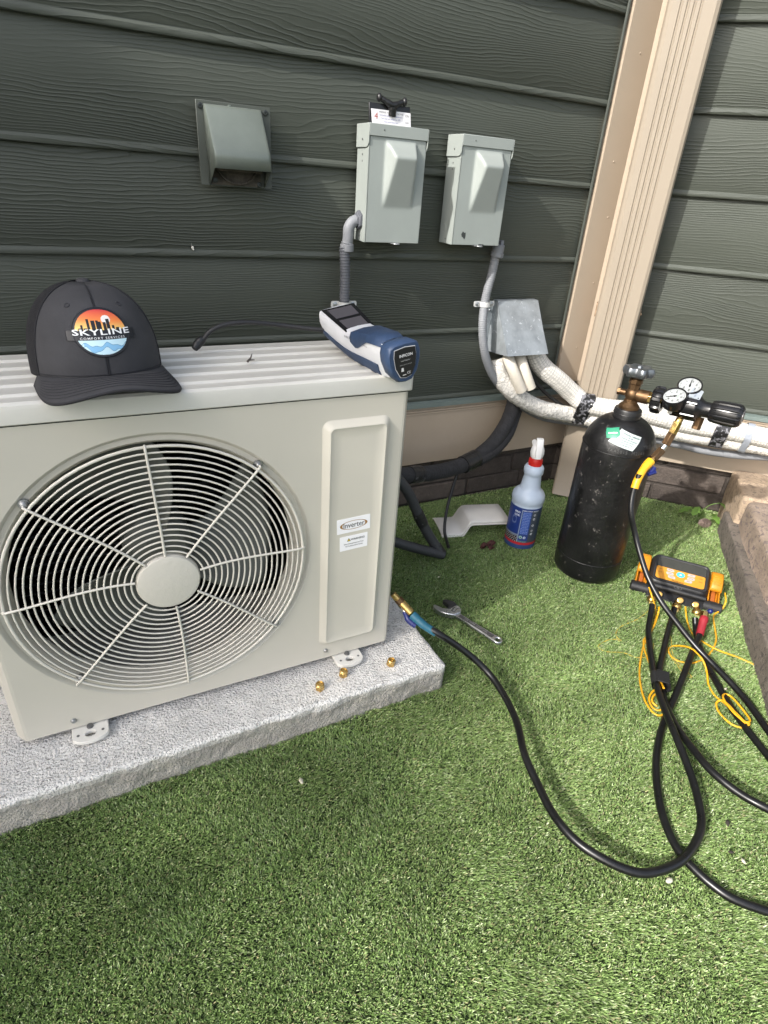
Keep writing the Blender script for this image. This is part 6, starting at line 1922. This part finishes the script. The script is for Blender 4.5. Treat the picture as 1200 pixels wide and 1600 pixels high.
# ================================================================ digital manifold
def manifold():
    yw, pt_, rl = -.872, .50, .013
    m_ = thing('digital_manifold', (1.250, -.593, .030), 'black digital refrigerant manifold with an orange keypad and orange probe clips on the turf', 'manifold gauge', rot=(0, 0, 0))
    Mr = (Matrix.Rotation(yw, 4, 'Z') @ Matrix.Rotation(pt_, 4, 'X') @ Matrix.Rotation(rl, 4, 'Y'))
    m_.rotation_euler = Mr.to_euler()
    mk = mat('black_housing', (.012, .012, .013), rough=.42, var=.25, vs=40, rvar=.08)
    # housing: rounded slab
    rings = []
    for ins, z in ((.006, -.014), (.001, -.010), (0, .010), (.001, .022), (.004, .028), (.009, .0315), (.012, .0320)):
        rings.append([(x, y, z) for x, y in rrect(-.069 + ins, .069 - ins, -.048 + ins, .040 - ins, .018 - ins * .6, 6)])
    mb = MB(); mb.loft(rings, True, True)
    hs = build(mb, 'housing', mk, m_, sharp=40)
    rings = []
    for z, i in ((.0315, 0), (.0345, .001), (.0350, .004), (.0335, .0065), (.0325, .007)):
        rings.append([(x, y, z) for x, y in rrect(-.0625 + i, .0625 - i, -.040 + i, .0345 - i, .010 - i * .5, 5)])
    mb = MB(); mb.loft(rings, True, False); build(mb, 'bezel', M_blackrubber, hs, sharp=40)
    mb = MB(); mb.prism(rrect(-.0555, .0555, .0015, .0280, .003, 4), .0320, .0333, 'z')
    build(mb, 'screen', mat('smoked_screen', (.040, .040, .033), rough=.22, spec=.6, var=.1, vs=30), m_)
    # keypad drawn flat with raised buttons
    mb = MB(); mb.usecol = True; mb.col = (.50, .22, .02)
    mb.prism(rrect(-.0555, .0555, -.0345, .0015, .003, 4), .0320, .0331, 'z')
    mb.text('Fieldpiece', .0068, lambda x, y: (x - .004, y - .0305, .0334), (.05, .03, .01), bold=.02, sx=1.0)
    for x, y in ((-.046, -.006), (-.046, -.015), (.046, -.006), (.046, -.015)): 
        mb.text('ZERO' if y > -.01 else 'HOLD', .0030, lambda a, b: (a + x, b + y, .0334), (.12, .05, .01), bold=.02)
    kp = build(mb, 'keypad', M_vcol, m_, sharp=30)
    bt = MB(); bt.usecol = True; bt.col = (.38, .34, .32)
    for x, y, r_ in ((-.024, -.004, 0), (-.024, -.0135, 0), (-.019, -.0225, 0), (.024, -.004, 0), (.024, -.0135, 0), (.019, -.0225, 0)):
        bt.prism([(a + x + b * .25 * (1 if x > 0 else -1), b + y) for a, b in rrect(-.0085, .0085, -.0036, .0036, .0030, 4)], .0331, .0342, 'z')
    for (x, y, s_) in ((-.024, -.004, 'MENU'), (-.024, -.0135, 'PWR'), (-.019, -.0225, 'UNITS'), (.024, -.004, 'TEST'), (.024, -.0135, 'DATA'), (.019, -.0225, 'REFR')):
        bt.text(s_, .0036, lambda a, b: (a + x, b + y, .0345), (.15, .12, .1), bold=.01)
    build(bt, 'button', M_vcol, kp, sharp=30)
    bt = MB(); bt.usecol = True; bt.col = (.06, .45, .62)
    bt.prism([(.0095 * math.cos(2 * PI * k / 28), -.010 + .0070 * math.sin(2 * PI * k / 28)) for k in range(28)], .0331, .0345, 'z')
    bt.col = (.7, .85, .9); bt.add([(-.003, -.012, .0347), (.003, -.012, .0347), (0, -.007, .0347)], [(0, 1, 2)])
    build(bt, 'round_button', M_vcol, kp, sharp=30)
    mb = MB(); mb.m = Matrix.Translation((.0, -.0445, .0285)); mb.tube([(.0085 * math.cos(2 * PI * k / 28), .0042 * math.sin(2 * PI * k / 28), 0) for k in range(28)], .0007, 6, closed=True)
    mb.tube([(-.003, 0, .0004), (.003, 0, .0004)], .0012, 6); mb.tube([(0, -.002, .0004), (0, .002, .0004)], .0012, 6)
    build(mb, 'oval_emblem', mat('grey_emblem', (.09, .09, .09), rough=.4), hs)
    # lower bar with rubber ends and the manifold block
    mb = MB(); mb.tube([(-.104, -.058, .006), (-.102, -.058, .006), (-.062, -.058, .006)], [.0125, .0145, .0145], 20)
    mb.tube([(.062, -.058, .006), (.102, -.058, .006), (.104, -.058, .006)], [.0145, .0145, .0125], 20)
    build_each(mb, 'end_grip', M_blackrubber, m_, sharp=40)
    mb = MB(); mb.box(-.066, .066, -.082, -.040, -.016, .014)
    build(mb, 'manifold_block', mk, m_, bevel=.004, seg=3)
    mb = MB(); mb.tube([(-.064, -.0505, .022), (.064, -.0505, .022)], .0072, 14); build(mb, 'front_rail', mk, m_, sharp=50)
    # ports with brass fittings and sight glass tops
    for x in (-.052, .005, .050):
        mb = MB()
        mb.tube([(x, -.074, .014), (x, -.084, .018)], .0065, 14)
        mb.sphere((x, -.092, .021), .0112, 18, 12)
        mb.tube([(x, -.098, .020), (x, -.109, .016)], [.0088, .0088], 6)
        build(mb, 'port', M_brass, m_, sharp=35)
    for x in (-.038, .010, .044):
        mb = MB(); mb.m = Matrix.Translation((x, -.070, .014)) @ Matrix.Rotation(R(20), 4, 'X')
        mb.lathe([(.0078, -.004), (.0078, .013), (.0070, .0155), (.0058, .0158), (.0052, .0135), (0, .0135)], 20)
        build(mb, 'sight_glass', M_brass, m_, sharp=35)
    # orange clip jaws either side
    for s_ in (-1, 1):
        cl = MB()
        # open channel
        x0_ = .083
        def sx(pts): return [(s_ * a, b) for a, b in pts]
        cl.prism(sx([(x0_, -.062), (x0_ + .003, -.062), (x0_ + .003, .012), (x0_, .012)]), -.006, .020, 'z')
        cl.prism(sx([(x0_ + .028, -.060), (x0_ + .031, -.060), (x0_ + .030, .010), (x0_ + .027, .012)]), -.006, .020, 'z')
        cl.prism(sx([(x0_, -.062), (x0_ + .031, -.062), (x0_ + .030, .012), (x0_, .012)]), -.008, -.004, 'z')
        cl.prism(sx([(x0_, -.0645), (x0_ + .031, -.0645), (x0_ + .031, -.0605), (x0_, -.0605)]), -.006, .012, 'z')
        c_ = build(cl, 'probe_clip', M_orange, m_, bevel=.0012); c_.scale = (.84, .92, .84)
        jw = MB()
        rg = []
        for y, zc, h in ((-.022, .024, .004), (-.018, .027, .006), (.0, .031, .007), (.018, .031, .007), (.030, .027, .006), (.034, .022, .004)):
            rg.append([(s_ * (x0_ + a), y, zc + b * h) for a, b in ((.0, -1), (.0, .4), (.003, 1), (.016, 1.25), (.029, 1), (.032, .4), (.032, -1))])
        jw.loft(rg, True, True)
        for k in range(5): jw.box(*(sorted((s_ * (x0_ + .006), s_ * (x0_ + .026)))), -.010 + k * .006, -.0085 + k * .006, .0385, .0400)
        build(jw, 'clip_jaw', M_orange, c_, sharp=40, bevel=.0008)
        ins_ = MB(); ins_.box(*(sorted((s_ * (x0_ + .010), s_ * (x0_ + .021)))), -.050, .006, -.004, .010)
        build(ins_, 'clip_insert', mat('dark_orange_insert', (.30, .08, .01), rough=.5), c_, bevel=.002)
manifold()

# ================================================================ yellow leads and strings
def lead(name, paths, r, lab, mtl=M_yellow, group='yellow probe leads'):
    t = thing(name, paths[0][0], lab, 'cable', group)
    for p_ in paths:
        mb = MB(); mb.tube(smooth(p_, 8), r, 8); build(mb, 'strand', mtl, t, world=True, sharp=80)
lead('probe_lead', [PT['yellow_a'], PT['yellow_a2']], .0020, 'yellow lead coiled beneath the black strap, from the left orange clip')
lead('probe_lead', [PT['yellow_b']], .0020, 'yellow lead looping from the right orange clip around the black hoses')
lead('probe_lead', [PT['yellow_c']], .0019, 'yellow lead running straight off to the right edge below the stones')
lead('probe_lead', [PT['yellow_d']], .0019, 'short piece of yellow lead at the right edge below the coil')
M_str = mat('mustard_string', (.55, .40, .06), rough=.7, var=.2, vs=50)
lead('tie_string', [PT['string_a']], .0010, 'thin mustard string wandering left of the manifold on the turf', M_str, 'thin mustard strings')
lead('tie_string', [PT['string_b']], .0010, 'thin mustard string curled inside the yellow loop', M_str, 'thin mustard strings')

# ================================================================ adjustable wrench
def wrench():
    w_ = thing('adjustable_wrench', (.675, -.535, .013), 'chrome adjustable wrench with shade-darkened open jaws lying on the turf', 'wrench', rot=(0, 0, math.atan2(-.607 + .472, .698 - .652)))
    # local x from head to tail; the middle at 0
    ms = mat('satin_chrome', (.58, .59, .60), rough=.28, metal=.95, var=.15, vs=50, rvar=.08)
    out = [(-.046, -.0080), (-.010, -.0068), (.040, -.0082), (.062, -.0092)] + [(.068 + .0105 * math.cos(R(a)), .0105 * math.sin(R(a))) for a in range(-75, 76, 15)] + [(.062, .0092), (.040, .0082), (-.010, .0068), (-.046, .0080)]
    hole = [(.068 + .0062 * math.cos(2 * PI * k / 24), .0062 * math.sin(2 * PI * k / 24)) for k in range(24)]
    bm = bmesh.new()
    def fill(loops, z):
        es = []
        for lp in loops:
            vv_ = [bm.verts.new((x, y, z)) for x, y in lp]
            es += [bm.edges.new((vv_[i], vv_[(i + 1) % len(vv_)])) for i in range(len(vv_))]
        return bmesh.ops.triangle_fill(bm, edges=es, use_beauty=True)
    fill([out, hole], -.0035)
    ex = bmesh.ops.extrude_face_region(bm, geom=bm.faces[:])
    bmesh.ops.translate(bm, verts=[v for v in ex['geom'] if isinstance(v, bmesh.types.BMVert)], vec=(0, 0, .007))
    bmesh.ops.recalc_face_normals(bm, faces=bm.faces)
    mb = MB(); bm.verts.index_update(); mb.add([tuple(v.co) for v in bm.verts], [tuple(v.index for v in f.verts) for f in bm.faces]); bm.free()
    hd = build(mb, 'handle', ms, w_, sharp=30, bevel=.0014)
    mb = MB(); mb.prism([(-.036, -.0046), (-.010, -.0040), (.040, -.0048), (.056, -.0050), (.056, .0050), (.040, .0048), (-.010, .0040), (-.036, .0046)], .00345, .0037, 'z')
    ins = build(mb, 'recess', mat('grey_recess', (.16, .16, .165), rough=.5, metal=.8, var=.3, vs=90), hd)
    mb = MB(); mb.text('6 IN  150MM  ALLOY STEEL', .0052, lambda x, y: (x + .010, y, .00385), (.7, .7, .7), bold=.02)
    build(mb, 'handle_lettering', mat('raised_letters', (.6, .6, .6), rough=.35, metal=.9), hd, sharp=180)
    # head with fixed jaw
    head = [(-.044, -.0085), (-.040, .0085), (-.046, .0150), (-.056, .0195), (-.063, .0185), (-.0635, .0105), (-.066, -.0020), (-.076, -.0085), (-.096, -.0120), (-.097, -.0165), (-.090, -.0205), (-.074, -.0210), (-.058, -.0165)]
    head = [(a, b * 1.22) for a, b in head]
    mb = MB(); mb.prism(head, -.0065, .0065, 'z'); build(mb, 'head', ms, w_, sharp=30, bevel=.0016)
    mb = MB(); mb.prism([(a, b * 1.25 + .001) for a, b in [(-.062, .0190), (-.0640, .0000), (-.0705, -.0015), (-.0745, .0065), (-.093, .0085), (-.0965, .0115), (-.090, .0175), (-.076, .0220)]], -.0055, .0055, 'z')
    build(mb, 'movable_jaw', mat('shaded_jaw_steel', (.10, .10, .105), rough=.4, metal=.8), w_, sharp=30, bevel=.0014)  # jaw steel coloured dark to stand in for shade on the head
    mb = MB(); mb.prism([(-.0600, .0120), (-.0520, .0130), (-.0500, -.0030), (-.0580, -.0040)], .0062, .00675, 'z'); 
    build(mb, 'worm_window', M_dark, w_)
    mb = MB(); mb.m = Matrix.Translation((-.0550, .0045, .0055)) @ Matrix.Rotation(R(8), 4, 'Z')
    for k in range(6): mb.cyl((0, -.0065 + k * .0024, 0), (0, -.0065 + k * .0024 + .0013, 0), .0036, None, 14)
    mb.cyl((0, -.0068, 0), (0, .0075, 0), .0026, None, 12)
    build(mb, 'worm_screw', ms, w_)
wrench()

# ================================================================ litter on the turf and siding
def leaf():
    t = thing('dead_leaf', (.904, -.277, .008), 'crumpled dark red brown dead leaf on the turf in front of the white cover', 'leaf')
    m = mat('dead_leaf_brown', (.07, .022, .018), rough=.8, var=.5, vs=80)
    rnd = random.Random(11)
    for k in range(7):
        mb = MB(); a = rnd.uniform(0, 6.28); L = rnd.uniform(.014, .026); wv = rnd.uniform(.005, .009)
        def fn(u_, v_): 
            x = L * u_; y = wv * math.sin(PI * u_) * (v_ - .5) * 2
            z = .004 + .006 * math.sin(u_ * 4 + k) + .004 * (v_ - .5) ** 2 * 4 + .003 * noise.noise(Vector((x * 200, y * 200, k)))
            return (x * math.cos(a) - y * math.sin(a) - .008 + .003 * k % .01, x * math.sin(a) + y * math.cos(a), z)
        mb.grid(fn, 8, 6)
        o = build(mb, 'leaf_fragment', m, t, sharp=60); sm = o.modifiers.new('thick', 'SOLIDIFY'); sm.thickness = .0006
leaf()
rnd = random.Random(21)
chips = [((.627, -1.111), .0065, 'white wood chip on the turf just below the big hose loop', 1), ((.753, -1.137), .0045, 'small white chip on the turf at the lower right', 1), ((.748, -1.120), .0042, 'dark crumb beside the white chip at the lower right', 0), ((.786, -1.086), .0055, 'dark crumb on the turf between the two right hoses', 0),
         ((.938, -.800), .0028, 'tiny pale crumb beside the strapped hoses', 1), ((1.045, -.89), .0042, 'pale crumb between the crossing hoses and the yellow coil', 1), ((.205, -.754), .0060, 'pale dry flake on the turf in front of the pad', 1), ((.700, -.350), .0030, 'pale crumb on the shaded turf right of the unit', 1), ((1.055, -.250), .0030, 'pale crumb between the spray bottle and the cylinder', 1)]
mw_ = mat('pale_chip', (.55, .52, .42), rough=.8, var=.2, vs=200); md_ = mat('dark_chip', (.03, .025, .02), rough=.9)
for i, ((x, y), s_, lab, c) in enumerate(chips):
    bm = bmesh.new(); bmesh.ops.create_icosphere(bm, subdivisions=2, radius=1)
    for v in bm.verts:
        v.co = Vector((v.co.x * s_, v.co.y * s_ * .55, v.co.z * s_ * .35)) * (1 + .35 * noise.noise(v.co * 2 + Vector((i, 0, 0))))
    me = bpy.data.meshes.new('crumb'); bm.to_mesh(me); bm.free(); me.materials.append(mw_ if c else md_)
    me.polygons.foreach_set('use_smooth', [True] * len(me.polygons))
    o = bpy.data.objects.new('crumb', me); COL.objects.link(o); o.location = (x, y, .0115); o.rotation_euler = (.1, .1, i * 1.3)
    tag(o, lab, 'crumb', 'crumbs scattered on the turf')
for i, (x, z, lab) in enumerate(((.2400, .7060, 'small white cocoon stuck on the siding left of the conduit'),)):
    mb = MB(); mb.sphere((0, 0, 0), .0026 if i == 0 else .0014, 10, 6, (1, .6, 1.3)); mb.sphere((.001, 0, -.003), .0018 if i == 0 else .001, 8, 6)
    mb.tube([(-.002, .001, .009), (-.0010, 0, .002)], .00018, 5)
    o = build(mb, 'cocoon', mat('cocoon_silk', (.6, .58, .52), rough=.8)); o.location = (x, -.0015, z)
    tag(o, lab, 'cocoon')
